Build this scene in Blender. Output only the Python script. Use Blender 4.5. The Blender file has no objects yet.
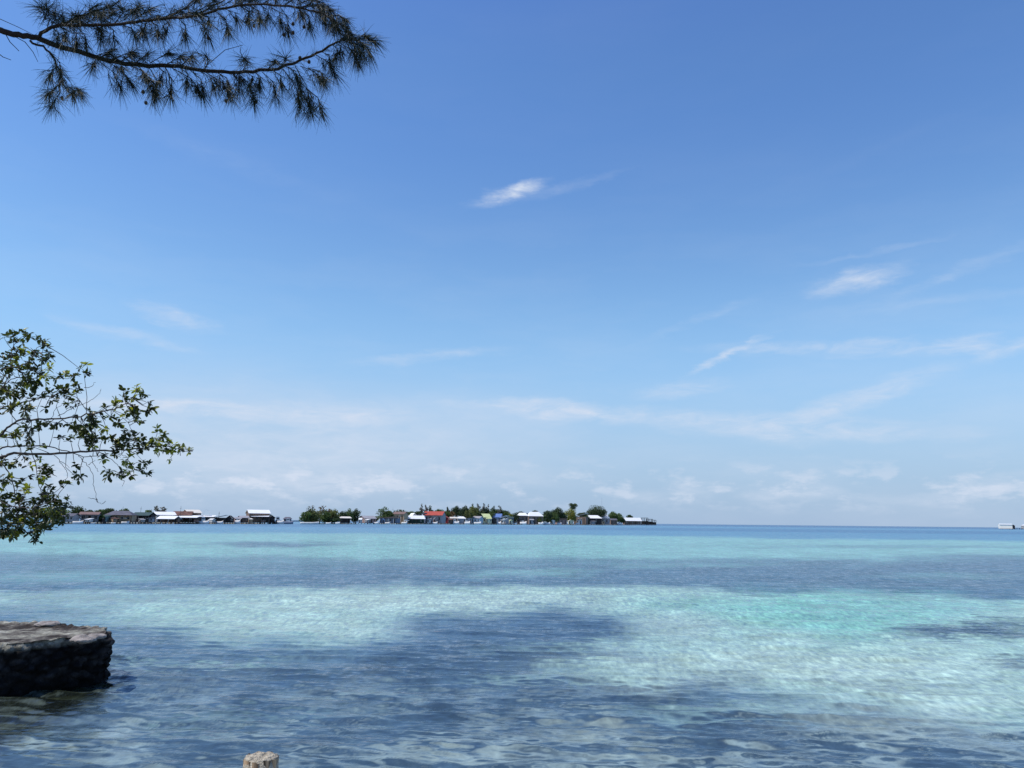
import bpy, bmesh, math, random
import numpy as np
from mathutils import Vector, Matrix, noise
random.seed(7); rng = np.random.default_rng(7)
scene = bpy.context.scene
COL = scene.collection
R = math.radians

# ------------------------------------------------------------------ camera
F = 781.0; H = 2.4
cam_d = bpy.data.cameras.new("camera"); cam = bpy.data.objects.new("camera", cam_d); COL.objects.link(cam)
cam_d.sensor_width = 36.0; cam_d.lens = 36.0*F/1024.0; cam_d.clip_start = 0.05; cam_d.clip_end = 60000
cam.location = (0, 0, H)
PITCH = math.atan(138.2/F); ROLL = R(0.60)
M3 = Matrix.Rotation(PITCH, 3, 'X') @ Matrix.Rotation(math.pi/2, 3, 'X') @ Matrix.Rotation(ROLL, 3, 'Z')
cam.rotation_euler = M3.to_euler()
scene.camera = cam
CP = Vector((0, 0, H)); FWD = M3 @ Vector((0, 0, -1)); RT = M3 @ Vector((1, 0, 0)); UP = M3 @ Vector((0, 1, 0))
def ray(px, py): return (FWD + RT*((px-512)/F) + UP*((384-py)/F))
def proj(p):
    d = Vector(p)-CP; w = d.dot(FWD); return 512+F*d.dot(RT)/w, 384-F*d.dot(UP)/w
def at(px, py, Y):
    r = ray(px, py); return CP + r*(Y/r.y)
def ground(px, py, z=0.0):
    r = ray(px, py); return CP + r*((z-H)/r.z)
def depth(p): return (Vector(p)-CP).dot(FWD)

# ------------------------------------------------------------------ materials
def newmat(name):
    m = bpy.data.materials.new(name); m.use_nodes = True
    nt = m.node_tree; nt.nodes.clear(); return m, nt, nt.nodes, nt.links
def lerpc(c, k): return tuple(max(0, min(1, v*k)) for v in c)
_mats = {}
def mat(name, c, rough=.8, var=.35, scale=.8, bump=0.0, streak=False, translucent=0.0, spec=.3, fine=None):
    """diffuse paint / timber / foliage with broad and fine procedural variation"""
    if name in _mats: return _mats[name]
    m, nt, N, L = newmat(name)
    out = N.new('ShaderNodeOutputMaterial'); b = N.new('ShaderNodeBsdfPrincipled')
    b.inputs['Roughness'].default_value = rough; b.inputs['Specular IOR Level'].default_value = spec
    tc = N.new('ShaderNodeTexCoord'); n1 = N.new('ShaderNodeTexNoise'); n1.inputs['Scale'].default_value = scale
    n1.inputs['Detail'].default_value = 6; n1.inputs['Roughness'].default_value = .65
    src = tc.outputs['Object']
    if streak:
        mp = N.new('ShaderNodeMapping'); mp.inputs['Scale'].default_value = (4, 4, .35)
        L.new(src, mp.inputs['Vector']); src = mp.outputs['Vector']
    L.new(src, n1.inputs['Vector'])
    rp = N.new('ShaderNodeValToRGB'); e = rp.color_ramp.elements
    e[0].position = .32; e[0].color = (*lerpc(c, 1-var), 1); e[1].position = .68; e[1].color = (*lerpc(c, 1+var), 1)
    L.new(n1.outputs['Fac'], rp.inputs['Fac'])
    L.new(rp.outputs['Color'], b.inputs['Base Color'])
    if bump:
        n2 = N.new('ShaderNodeTexNoise'); n2.inputs['Scale'].default_value = fine or scale*12; n2.inputs['Detail'].default_value = 6
        L.new(src, n2.inputs['Vector'])
        bp = N.new('ShaderNodeBump'); bp.inputs['Strength'].default_value = bump; bp.inputs['Distance'].default_value = .02
        L.new(n2.outputs['Fac'], bp.inputs['Height']); L.new(bp.outputs['Normal'], b.inputs['Normal'])
    if translucent:
        t = N.new('ShaderNodeBsdfTranslucent'); mx = N.new('ShaderNodeMixShader'); mx.inputs['Fac'].default_value = translucent
        g = N.new('ShaderNodeMixRGB'); g.blend_type = 'MULTIPLY'; g.inputs['Fac'].default_value = 1; g.inputs['Color2'].default_value = (1.6, 1.8, .6, 1)
        L.new(rp.outputs['Color'], g.inputs['Color1']); L.new(g.outputs['Color'], t.inputs['Color'])
        L.new(b.outputs['BSDF'], mx.inputs[1]); L.new(t.outputs['BSDF'], mx.inputs[2]); L.new(mx.outputs['Shader'], out.inputs['Surface'])
    else: L.new(b.outputs['BSDF'], out.inputs['Surface'])
    _mats[name] = m; return m

# ------------------------------------------------------------------ object helpers
def link(o, parent=None):
    COL.objects.link(o)
    if parent: o.parent = parent
    return o
def tag(o, label=None, cat=None, group=None, kind=None):
    if label: o['label'] = label
    if cat: o['category'] = cat
    if group: o['group'] = group
    if kind: o['kind'] = kind
    return o
def thing(name, label, cat, loc, rotz=0, group=None):
    o = bpy.data.objects.new(name, None); o.empty_display_size = .3; link(o)
    o.location = loc; o.rotation_euler = (0, 0, rotz); return tag(o, label, cat, group)
class MB:
    def __init__(s): s.v = []; s.f = []
    def add(s, vs, fs):
        k = len(s.v); s.v += [tuple(v) for v in vs]; s.f += [tuple(i+k for i in f) for f in fs]; return s
    def box(s, x0, x1, y0, y1, z0, z1):
        return s.add([(x0,y0,z0),(x1,y0,z0),(x1,y1,z0),(x0,y1,z0),(x0,y0,z1),(x1,y0,z1),(x1,y1,z1),(x0,y1,z1)],
                     [(0,3,2,1),(4,5,6,7),(0,1,5,4),(1,2,6,5),(2,3,7,6),(3,0,4,7)])
    def slab(s, q, t):
        """thick quad: q is 4 points, extruded t downwards"""
        q = [Vector(p) for p in q]; lo = [p-Vector((0, 0, t)) for p in q]
        return s.add(q+lo, [(0,1,2,3),(7,6,5,4),(0,4,5,1),(1,5,6,2),(2,6,7,3),(3,7,4,0)])
    def tube(s, pts, rad, n=6, cap=True):
        pts = [Vector(p) for p in pts]
        if not hasattr(rad, '__len__'): rad = [rad]*len(pts)
        base = len(s.v)
        for i, p in enumerate(pts):
            d = (pts[min(i+1, len(pts)-1)]-pts[max(i-1, 0)]).normalized()
            a = d.cross(Vector((0.13, 0.21, 1))); 
            if a.length < .05: a = d.cross(Vector((1, 0, 0)))
            a.normalize(); b = d.cross(a)
            for k in range(n):
                t = 2*math.pi*k/n; s.v.append(tuple(p+(a*math.cos(t)+b*math.sin(t))*rad[i]))
        for i in range(len(pts)-1):
            for k in range(n):
                a0 = base+i*n+k; a1 = base+i*n+(k+1) % n; s.f.append((a0, a1, a1+n, a0+n))
        if cap:
            s.f.append(tuple(base+k for k in range(n))[::-1]); s.f.append(tuple(base+(len(pts)-1)*n+k for k in range(n)))
        return s
    def build(s, name, m, parent=None, smooth=False):
        me = bpy.data.meshes.new(name); me.from_pydata(s.v, [], s.f); me.update()
        if smooth: me.polygons.foreach_set('use_smooth', [True]*len(me.polygons))
        me.materials.append(m)
        return link(bpy.data.objects.new(name, me), parent)
def curve(P3, sub, jit, g):
    Q = []
    for i in range(len(P3)-1):
        p0 = P3[max(i-1, 0)]; p1 = P3[i]; p2 = P3[i+1]; p3 = P3[min(i+2, len(P3)-1)]; ln = (p2-p1).length
        m1 = (p2-p0)*.5; m2 = (p3-p1)*.5
        if m1.length > ln: m1 = m1.normalized()*ln
        if m2.length > ln: m2 = m2.normalized()*ln
        for k in range(sub):
            t = k/sub; t2 = t*t; t3 = t2*t
            Q.append(p1*(2*t3-3*t2+1)+m1*(t3-2*t2+t)+p2*(-2*t3+3*t2)+m2*(t3-t2))
    Q.append(P3[-1])
    return [q+Vector((g.gauss(0, 1), g.gauss(0, 1), g.gauss(0, 1)))*jit for q in Q]
def npmesh(name, V, Q, m, parent=None, smooth=False):
    me = bpy.data.meshes.new(name); V = np.asarray(V, dtype=np.float32); Q = np.asarray(Q, dtype=np.int32)
    k = Q.shape[1]
    me.vertices.add(len(V)); me.vertices.foreach_set('co', V.ravel())
    me.loops.add(Q.size); me.loops.foreach_set('vertex_index', Q.ravel())
    me.polygons.add(len(Q)); me.polygons.foreach_set('loop_start', np.arange(0, Q.size, k, dtype=np.int32))
    me.polygons.foreach_set('loop_total', np.full(len(Q), k, dtype=np.int32))
    if smooth: me.polygons.foreach_set('use_smooth', np.ones(len(Q), dtype=bool))
    me.update(calc_edges=True); me.validate(); me.materials.append(m)
    return link(bpy.data.objects.new(name, me), parent)

# ------------------------------------------------------------------ sun & sky
SUN_EL, SUN_AZ = 58.0, -106.0          # azimuth measured from +Y towards +X
sd = bpy.data.lights.new("sun", 'SUN'); sd.energy = 3.9; sd.angle = R(.53); sd.color = (1, .955, .88)
so = bpy.data.objects.new("sun", sd); link(so)
to = Vector((math.sin(R(SUN_AZ))*math.cos(R(SUN_EL)), math.cos(R(SUN_AZ))*math.cos(R(SUN_EL)), math.sin(R(SUN_EL))))
so.rotation_euler = to.to_track_quat('Z', 'Y').to_euler(); so.location = (0, 0, 50)

W = bpy.data.worlds.new("World"); scene.world = W; W.use_nodes = True
nt = W.node_tree; N = nt.nodes; L = nt.links; N.clear()
def mth(op, a, b=None, c=None, clamp=False):
    n = N.new('ShaderNodeMath'); n.operation = op; n.use_clamp = clamp
    for i, v in enumerate((a, b, c)):
        if v is None: continue
        if isinstance(v, (int, float)): n.inputs[i].default_value = v
        else: L.new(v, n.inputs[i])
    return n.outputs[0]
def maprange(v, a, b, c, d, smooth=False):
    n = N.new('ShaderNodeMapRange'); n.interpolation_type = 'SMOOTHSTEP' if smooth else 'LINEAR'
    L.new(v, n.inputs['Value'])
    for k, x in zip(('From Min', 'From Max', 'To Min', 'To Max'), (a, b, c, d)): n.inputs[k].default_value = x
    return n.outputs['Result']
out = N.new('ShaderNodeOutputWorld'); bg = N.new('ShaderNodeBackground'); L.new(bg.outputs[0], out.inputs[0])
sky = N.new('ShaderNodeTexSky'); sky.sky_type = 'NISHITA'; sky.sun_disc = False
sky.sun_elevation = R(SUN_EL); sky.sun_rotation = R(SUN_AZ); sky.air_density = 1.0; sky.dust_density = .35; sky.ozone_density = 2.2
SKY_STRENGTH = .145
bg.inputs['Strength'].default_value = SKY_STRENGTH
tc = N.new('ShaderNodeTexCoord'); sep = N.new('ShaderNodeSeparateXYZ'); L.new(tc.outputs['Generated'], sep.inputs[0])
az = mth('DEGREES', mth('ARCTAN2', sep.outputs[0], sep.outputs[1])); el = mth('DEGREES', mth('ARCSINE', sep.outputs[2]))
cb = N.new('ShaderNodeCombineXYZ'); L.new(az, cb.inputs[0]); L.new(el, cb.inputs[1])
# ragged edges: warp the angles with noise
wn = N.new('ShaderNodeTexNoise'); wn.inputs['Scale'].default_value = .55; wn.inputs['Detail'].default_value = 7; wn.inputs['Roughness'].default_value = .68
wm = N.new('ShaderNodeMapping'); wm.inputs['Scale'].default_value = (.35, 1.0, 1); wm.inputs['Rotation'].default_value = (0, 0, R(-12))
L.new(cb.outputs[0], wm.inputs[0]); L.new(wm.outputs[0], wn.inputs['Vector'])
v1 = N.new('ShaderNodeVectorMath'); v1.operation = 'SUBTRACT'; v1.inputs[1].default_value = (.5, .5, .5); L.new(wn.outputs['Color'], v1.inputs[0])
v2 = N.new('ShaderNodeVectorMath'); v2.operation = 'MULTIPLY_ADD'; v2.inputs[1].default_value = (5.0, 1.7, 0)
L.new(v1.outputs[0], v2.inputs[0]); L.new(cb.outputs[0], v2.inputs[2])
warped = v2.outputs[0]
wisps = [(512,193,13,40,8,1.0),(572,187,14,55,4,.16),(857,281,9,40,9,.85),(960,270,16,80,5,.2),(870,252,5,60,3,.15),
 (728,356,24,40,4,.6),(800,347,-2,95,5,.38),(905,349,-3,70,6,.36),(968,344,0,28,7,.5),(1018,343,25,30,6,.45),
 (682,390,6,38,7,.5),(556,411,-3,52,10,.6),(625,414,-5,95,8,.5),(770,427,-3,85,12,.55),(850,402,17,80,9,.6),(885,430,-3,80,8,.4),(500,402,3,55,4,.4),
 (175,317,-10,34,7,.5),(130,336,-9,55,5,.4),(430,357,7,70,5,.4),(195,408,0,65,6,.6),(330,415,3,78,10,.45),(280,445,0,190,40,.3),(90,405,0,60,5,.3),
 (268,482,0,70,12,.35),(346,486,0,42,9,.5),(384,476,3,40,7,.4),(150,490,0,60,10,.3),(690,490,0,22,8,.5),(640,497,0,30,6,.35),(770,495,0,24,7,.45),(816,494,0,22,7,.5),(972,490,14,44,8,.5),(900,500,0,40,5,.25),
 (480,478,0,90,9,.22),(950,300,0,90,5,.15),(700,320,18,60,4,.15),(230,160,-10,120,8,.05),(850,160,12,120,5,.02)]
acc = None
for (px, py, an, a, b, s) in wisps:
    d = ray(px, py).normalized(); a0 = math.degrees(math.atan2(d.x, d.y)); e0 = math.degrees(math.asin(d.z))
    k = math.degrees(1/F)*math.cos(R(e0))
    mp = N.new('ShaderNodeMapping'); mp.vector_type = 'TEXTURE'
    mp.inputs['Location'].default_value = (a0, e0, 0); mp.inputs['Rotation'].default_value = (0, 0, R(an)); mp.inputs['Scale'].default_value = (a*k*1.25, b*k*1.35, 1)
    L.new(warped, mp.inputs[0])
    ln = N.new('ShaderNodeVectorMath'); ln.operation = 'LENGTH'; L.new(mp.outputs[0], ln.inputs[0])
    w = maprange(ln.outputs['Value'], 0, 1.25, s, 0, True)
    acc = w if acc is None else mth('ADD', acc, w)
# streaky texture inside the wisps
sn = N.new('ShaderNodeTexNoise'); sn.inputs['Scale'].default_value = 1.1; sn.inputs['Detail'].default_value = 9; sn.inputs['Roughness'].default_value = .62; sn.inputs['Distortion'].default_value = .6
sm = N.new('ShaderNodeMapping'); sm.inputs['Scale'].default_value = (.3, 1.15, 1); sm.inputs['Rotation'].default_value = (0, 0, R(-14))
L.new(cb.outputs[0], sm.inputs[0]); L.new(sm.outputs[0], sn.inputs['Vector'])
stre = maprange(sn.outputs['Fac'], .30, .66, .15, 1.15)
dens = mth('MULTIPLY', acc, stre)
# faint general veil
vn = N.new('ShaderNodeTexNoise'); vn.inputs['Scale'].default_value = .16; vn.inputs['Detail'].default_value = 8; vn.inputs['Roughness'].default_value = .6
vm = N.new('ShaderNodeMapping'); vm.inputs['Scale'].default_value = (.35, 1.4, 1); L.new(warped, vm.inputs[0]); L.new(vm.outputs[0], vn.inputs['Vector'])
veil = mth('MULTIPLY', maprange(vn.outputs['Fac'], .45, .75, 0, 1), maprange(el, 2, 26, .22, .02))
dens = mth('ADD', dens, veil)
pn = N.new('ShaderNodeTexNoise'); pn.inputs['Scale'].default_value = .62; pn.inputs['Detail'].default_value = 9; pn.inputs['Roughness'].default_value = .6
pm_ = N.new('ShaderNodeMapping'); pm_.inputs['Scale'].default_value = (.45, 1.1, 1); L.new(cb.outputs[0], pm_.inputs[0]); L.new(pm_.outputs[0], pn.inputs['Vector'])
puff = mth('MULTIPLY', maprange(pn.outputs['Fac'], .49, .64, 0, .55, True), mth('MULTIPLY', maprange(el, .3, 2.2, 0, 1, True), maprange(el, 2.6, 5.2, 1, 0, True)))
bank = mth('MULTIPLY', mth('MULTIPLY', maprange(el, 1, 5, 0, 1, True), maprange(el, 7, 11.5, 1, 0, True)), maprange(az, -6, 8, .36, .07, True))
bank = mth('MULTIPLY', bank, maprange(vn.outputs['Fac'], .3, .65, .55, 1.35))
dens = mth('ADD', mth('MULTIPLY', dens, 1.02), mth('ADD', puff, bank), clamp=True)
dens = mth('MULTIPLY', dens, .92, clamp=True)
# sky colour: nishita, then a haze towards the horizon
tint = N.new('ShaderNodeMixRGB'); tint.blend_type = 'MULTIPLY'; tint.inputs['Fac'].default_value = 1; tint.inputs['Color2'].default_value = (1, 1, 1, 1)
tr_ = N.new('ShaderNodeValToRGB'); tr_.color_ramp.interpolation = 'EASE'
for k_, (p_, c_) in enumerate(((.0, (.85, 1.0, 1.08)), (.22, (.90, 1.10, 1.18)), (.55, (.71, .97, 1.27)), (.80, (.68, .89, 1.34)))):
    e_ = tr_.color_ramp.elements[k_] if k_ < 2 else tr_.color_ramp.elements.new(p_)
    e_.position = p_; e_.color = (*[v_/1.5 for v_ in c_], 1)
L.new(maprange(el, 0, 55, 0, 1), tr_.inputs['Fac']); tm_ = N.new('ShaderNodeVectorMath'); tm_.operation = 'SCALE'; tm_.inputs['Scale'].default_value = 1.5
L.new(tr_.outputs[0], tm_.inputs[0]); L.new(tm_.outputs[0], tint.inputs['Color2'])
L.new(sky.outputs[0], tint.inputs['Color1'])
hz = N.new('ShaderNodeMixRGB'); L.new(tint.outputs[0], hz.inputs['Color1'])
K = 1/SKY_STRENGTH
hz.inputs['Color2'].default_value = (.325*K, .465*K, .71*K, 1)
L.new(maprange(el, 0, 17, .85, 0, True), hz.inputs['Fac'])
cl = N.new('ShaderNodeMixRGB'); L.new(dens, cl.inputs['Fac']); L.new(hz.outputs[0], cl.inputs['Color1'])
cl.inputs['Color2'].default_value = (.66*K, .74*K, .88*K, 1)
L.new(cl.outputs[0], bg.inputs['Color'])

# ------------------------------------------------------------------ value noise (numpy)
_perm = rng.random((256, 256)).astype(np.float32)
def vnoise(x, y):
    xi = np.floor(x).astype(int); yi = np.floor(y).astype(int); fx = x-xi; fy = y-yi
    fx = fx*fx*(3-2*fx); fy = fy*fy*(3-2*fy)
    g = lambda a, b: _perm[a & 255, b & 255]
    return (g(xi, yi)*(1-fx)+g(xi+1, yi)*fx)*(1-fy)+(g(xi, yi+1)*(1-fx)+g(xi+1, yi+1)*fx)*fy
def fbm(x, y, o=5, gain=.55):
    s = 0; a = 1; t = 0
    for i in range(o):
        s = s+a*vnoise(x*2**i+17.3*i, y*2**i+5.1*i); t += a; a *= gain
    return s/t     # 0..1

# ------------------------------------------------------------------ the sea
def build_sea():
    dy = np.concatenate([np.geomspace(.09, 10, 150)[:-1], np.arange(10, 330, .42), np.geomspace(330, 1900, 40)])
    rr = H*F/dy
    th = np.concatenate([np.linspace(-180, -60, 25)[:-1], np.linspace(-60, -41, 30)[:-1], np.linspace(-41, 41, 1150), np.linspace(41, 60, 30)[1:], np.linspace(60, 180, 25)[1:]])
    T, RR = np.meshgrid(np.radians(th), rr)
    X = RR*np.sin(T); Y = RR*np.cos(T)
    nr, nc = X.shape
    # --- waves
    drow = np.abs(np.gradient(rr))[:, None]*np.ones((1, nc))
    Z = np.zeros_like(X); DX = np.zeros_like(X); DY = np.zeros_like(X)
    g = np.random.default_rng(3)
    patch = .55+.9*fbm(X/7+31, Y/9+11, 3)       # gusts and slicks
    SX = np.zeros_like(X); SY = np.zeros_like(X)
    for i in range(96):
        lam = float(np.exp(g.uniform(np.log(.14), np.log(2.4))))
        ang = g.normal(R(-94), R(8 if lam > .35 else 17))
        k = 2*math.pi/lam; kx = math.cos(ang)*k; ky = math.sin(ang)*k
        slope = .0205*(1.5 if .25 < lam < .7 else (1.3 if lam <= .25 else .5))
        A = slope/k
        fade = np.clip((lam/drow-2.2)/2.5, 0, 1)
        ph = kx*X+ky*Y+g.uniform(0, 6.28); sn_ = np.sin(ph); cs_ = np.cos(ph)
        Z += A*fade*sn_
        DX += .8*A*fade*cs_*math.cos(ang); DY += -.8*A*fade*cs_*math.sin(ang)*-1
        SX += slope*math.cos(ang)*cs_*np.clip((lam/drow-.6), 0, 1); SY += slope*math.sin(ang)*cs_*np.clip((lam/drow-.6), 0, 1)
    Z *= patch; X2 = X+DX*patch*.7; Y2 = Y+DY*patch*.7
    V = np.stack([X2, Y2, Z], -1).reshape(-1, 3)
    idx = np.arange(nr*nc).reshape(nr, nc)
    Q = np.stack([idx[:-1, :-1], idx[:-1, 1:], idx[1:, 1:], idx[1:, :-1]], -1).reshape(-1, 4)[:, ::-1]
    # --- colour of the bottom seen through the water: sand, seagrass, deep channel, all placed on the plan
    BX = X-SX*.6; BY = Y-SY*1.9*(1+np.clip(RR-8, 0, 40)*.05)        # refraction shifts what is seen of the bottom
    D = np.stack([BX, np.where(Y > 1, np.maximum(BY, 1.0), BY), np.zeros_like(X)-H], -1)
    w = D @ np.array(FWD); w = np.where(w < .5, .5, w)
    px = 512+F*(D @ np.array(RT))/w; py = 384-F*(D @ np.array(UP))/w
    px = np.clip(px, -900, 1900)
    px = np.where(Y < 1, 512, px)
    hor = 521.9+(px-512)*.0105
    dd = np.clip(py-hor, .05, 700)
    lg = np.log(dd)
    n1 = fbm(px/95+3, lg*4.2+9, 6)-.5; n2 = fbm(px/80+50, lg*5+40, 6)-.5; n3 = fbm(px/34+7, lg*11+70, 5, .62)-.5
    nf = np.clip(1.25-dd/260, .45, 1); wx = px+n2*95; wy = py+(n1*.27+n3*.13)*dd*nf
    def ip(pts): xs, ys = zip(*pts); return np.interp(wx, xs, ys)
    def ss(a, b, v): t = np.clip((v-a)/(b-a), 0, 1); return t*t*(3-2*t)
    deep = np.array((.03, .10, .18)); mid = np.array((.09, .24, .32)); turq = np.array((.20, .40, .35)); grass = np.array((.022, .044, .074))
    aqua = np.array((.30, .45, .37)); green = np.array((.15, .41, .32)); pale = np.array((.38, .48, .395)); tan = np.array((.30, .36, .29)); slate = np.array((.045, .090, .145))
    C = np.zeros(X.shape+(3,))
    def mixc(col, m): 
        nonlocal C; C = C*(1-m[..., None])+col*m[..., None]
    C[:] = deep
    rel = py-hor
    mixc(mid, ss(1.6, 3.2, rel)*.9)
    mixc(deep, ss(3.4, 5, rel)*(1-ss(6.5, 8, rel))*.55)
    mixc(turq, ss(0, 3.0, wy-ip([(-900, 531), (0, 531), (300, 532), (650, 534), (1024, 541), (1900, 548)])))
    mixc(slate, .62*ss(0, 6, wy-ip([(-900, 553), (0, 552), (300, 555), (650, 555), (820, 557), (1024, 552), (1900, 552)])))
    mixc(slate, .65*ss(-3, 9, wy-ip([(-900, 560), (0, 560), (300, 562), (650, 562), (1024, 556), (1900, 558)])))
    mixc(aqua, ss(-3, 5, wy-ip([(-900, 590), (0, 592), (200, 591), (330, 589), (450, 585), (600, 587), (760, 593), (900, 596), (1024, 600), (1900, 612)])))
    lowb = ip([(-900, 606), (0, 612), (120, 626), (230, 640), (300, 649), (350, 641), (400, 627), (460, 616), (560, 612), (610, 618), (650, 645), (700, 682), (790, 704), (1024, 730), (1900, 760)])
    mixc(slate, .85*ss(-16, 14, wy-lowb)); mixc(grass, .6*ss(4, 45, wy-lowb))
    def blob(cx, cy, rx, ry, col, a, hard=.35):
        d = np.sqrt(((wx-cx)/rx)**2+((wy-cy)/ry)**2); mixc(col, a*(1-ss(hard if cy < 700 else 0, 1.5, d)))
    blob(265, 544, 75, 2.2, slate, .75); blob(80, 541, 60, 1.5, slate, .4); blob(900, 547, 160, 2, slate, .35)
    blob(60, 575, 130, 7, turq, .45); blob(250, 572, 90, 4, turq, .35); blob(540, 572, 70, 3, turq, .55); blob(700, 566, 90, 2.5, turq, .35); blob(940, 575, 80, 3, turq, .3)
    blob(120, 600, 150, 8, slate, .35); blob(30, 612, 90, 8, slate, .5); blob(420, 603, 210, 12, pale, .6); blob(300, 628, 110, 10, pale, .45)
    blob(835, 613, 135, 22, green, .7); blob(940, 606, 110, 8, turq, .6); blob(720, 606, 90, 8, green, .35); blob(690, 640, 60, 20, slate, .2)
    blob(960, 633, 72, 8, grass, .9); blob(1022, 661, 34, 8, grass, .8); blob(540, 630, 150, 11, slate, .35); blob(470, 645, 160, 14, slate, .25)
    blob(860, 688, 120, 6, grass, .55); blob(700, 688, 70, 5, grass, .35); blob(800, 665, 190, 20, pale, .35); blob(960, 700, 110, 14, pale, .4)
    blob(630, 676, 85, 9, aqua, .8); blob(590, 652, 80, 6, aqua, .45); blob(700, 655, 90, 8, aqua, .5)
    blob(185, 666, 80, 4, aqua, .5); blob(510, 684, 60, 5, aqua, .35); blob(740, 716, 120, 8, aqua, .5); blob(900, 738, 120, 11, tan, .6); blob(1000, 722, 80, 10, aqua, .5)
    blob(585, 736, 90, 7, tan, .6); blob(450, 757, 75, 7, tan, .7); blob(40, 756, 70, 6, tan, .7); blob(640, 765, 110, 6, tan, .5); blob(230, 722, 120, 4, aqua, .25); blob(340, 700, 70, 4, aqua, .2)
    blob(820, 675, 260, 22, pale, .4); blob(930, 715, 150, 14, pale, .45); blob(690, 632, 70, 14, pale, .4)
    blob(800, 770, 160, 8, slate, .3); blob(160, 735, 110, 4, aqua, .25)
    olive = np.array((.012, .014, .005))
    # olive bottom at the quay's foot, blackened to paint in its dark reflection
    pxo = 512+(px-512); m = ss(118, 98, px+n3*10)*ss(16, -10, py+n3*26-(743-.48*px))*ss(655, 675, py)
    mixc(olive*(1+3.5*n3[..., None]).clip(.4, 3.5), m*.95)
    st1 = fbm(px/60+3, dd/7+60, 5, .6); near = ss(135, 215, dd)*(1-ss(100, 80, px)*.7)
    mixc(np.array((.28, .36, .33)), .66*ss(.42, .74, st1)*near)
    # patchiness
    fr = fbm(px/26+90, lg*16+13, 5, .65)-.5
    C *= (1+fr[..., None]*.55*np.clip(dd/25, .15, 1)[..., None])
    C = np.clip(C, .003, .9)
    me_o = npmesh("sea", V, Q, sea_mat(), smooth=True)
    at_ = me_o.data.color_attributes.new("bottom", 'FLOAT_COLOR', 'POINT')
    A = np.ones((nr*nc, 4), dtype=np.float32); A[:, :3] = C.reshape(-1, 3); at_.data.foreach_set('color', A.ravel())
    tag(me_o, kind='structure'); return me_o

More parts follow.
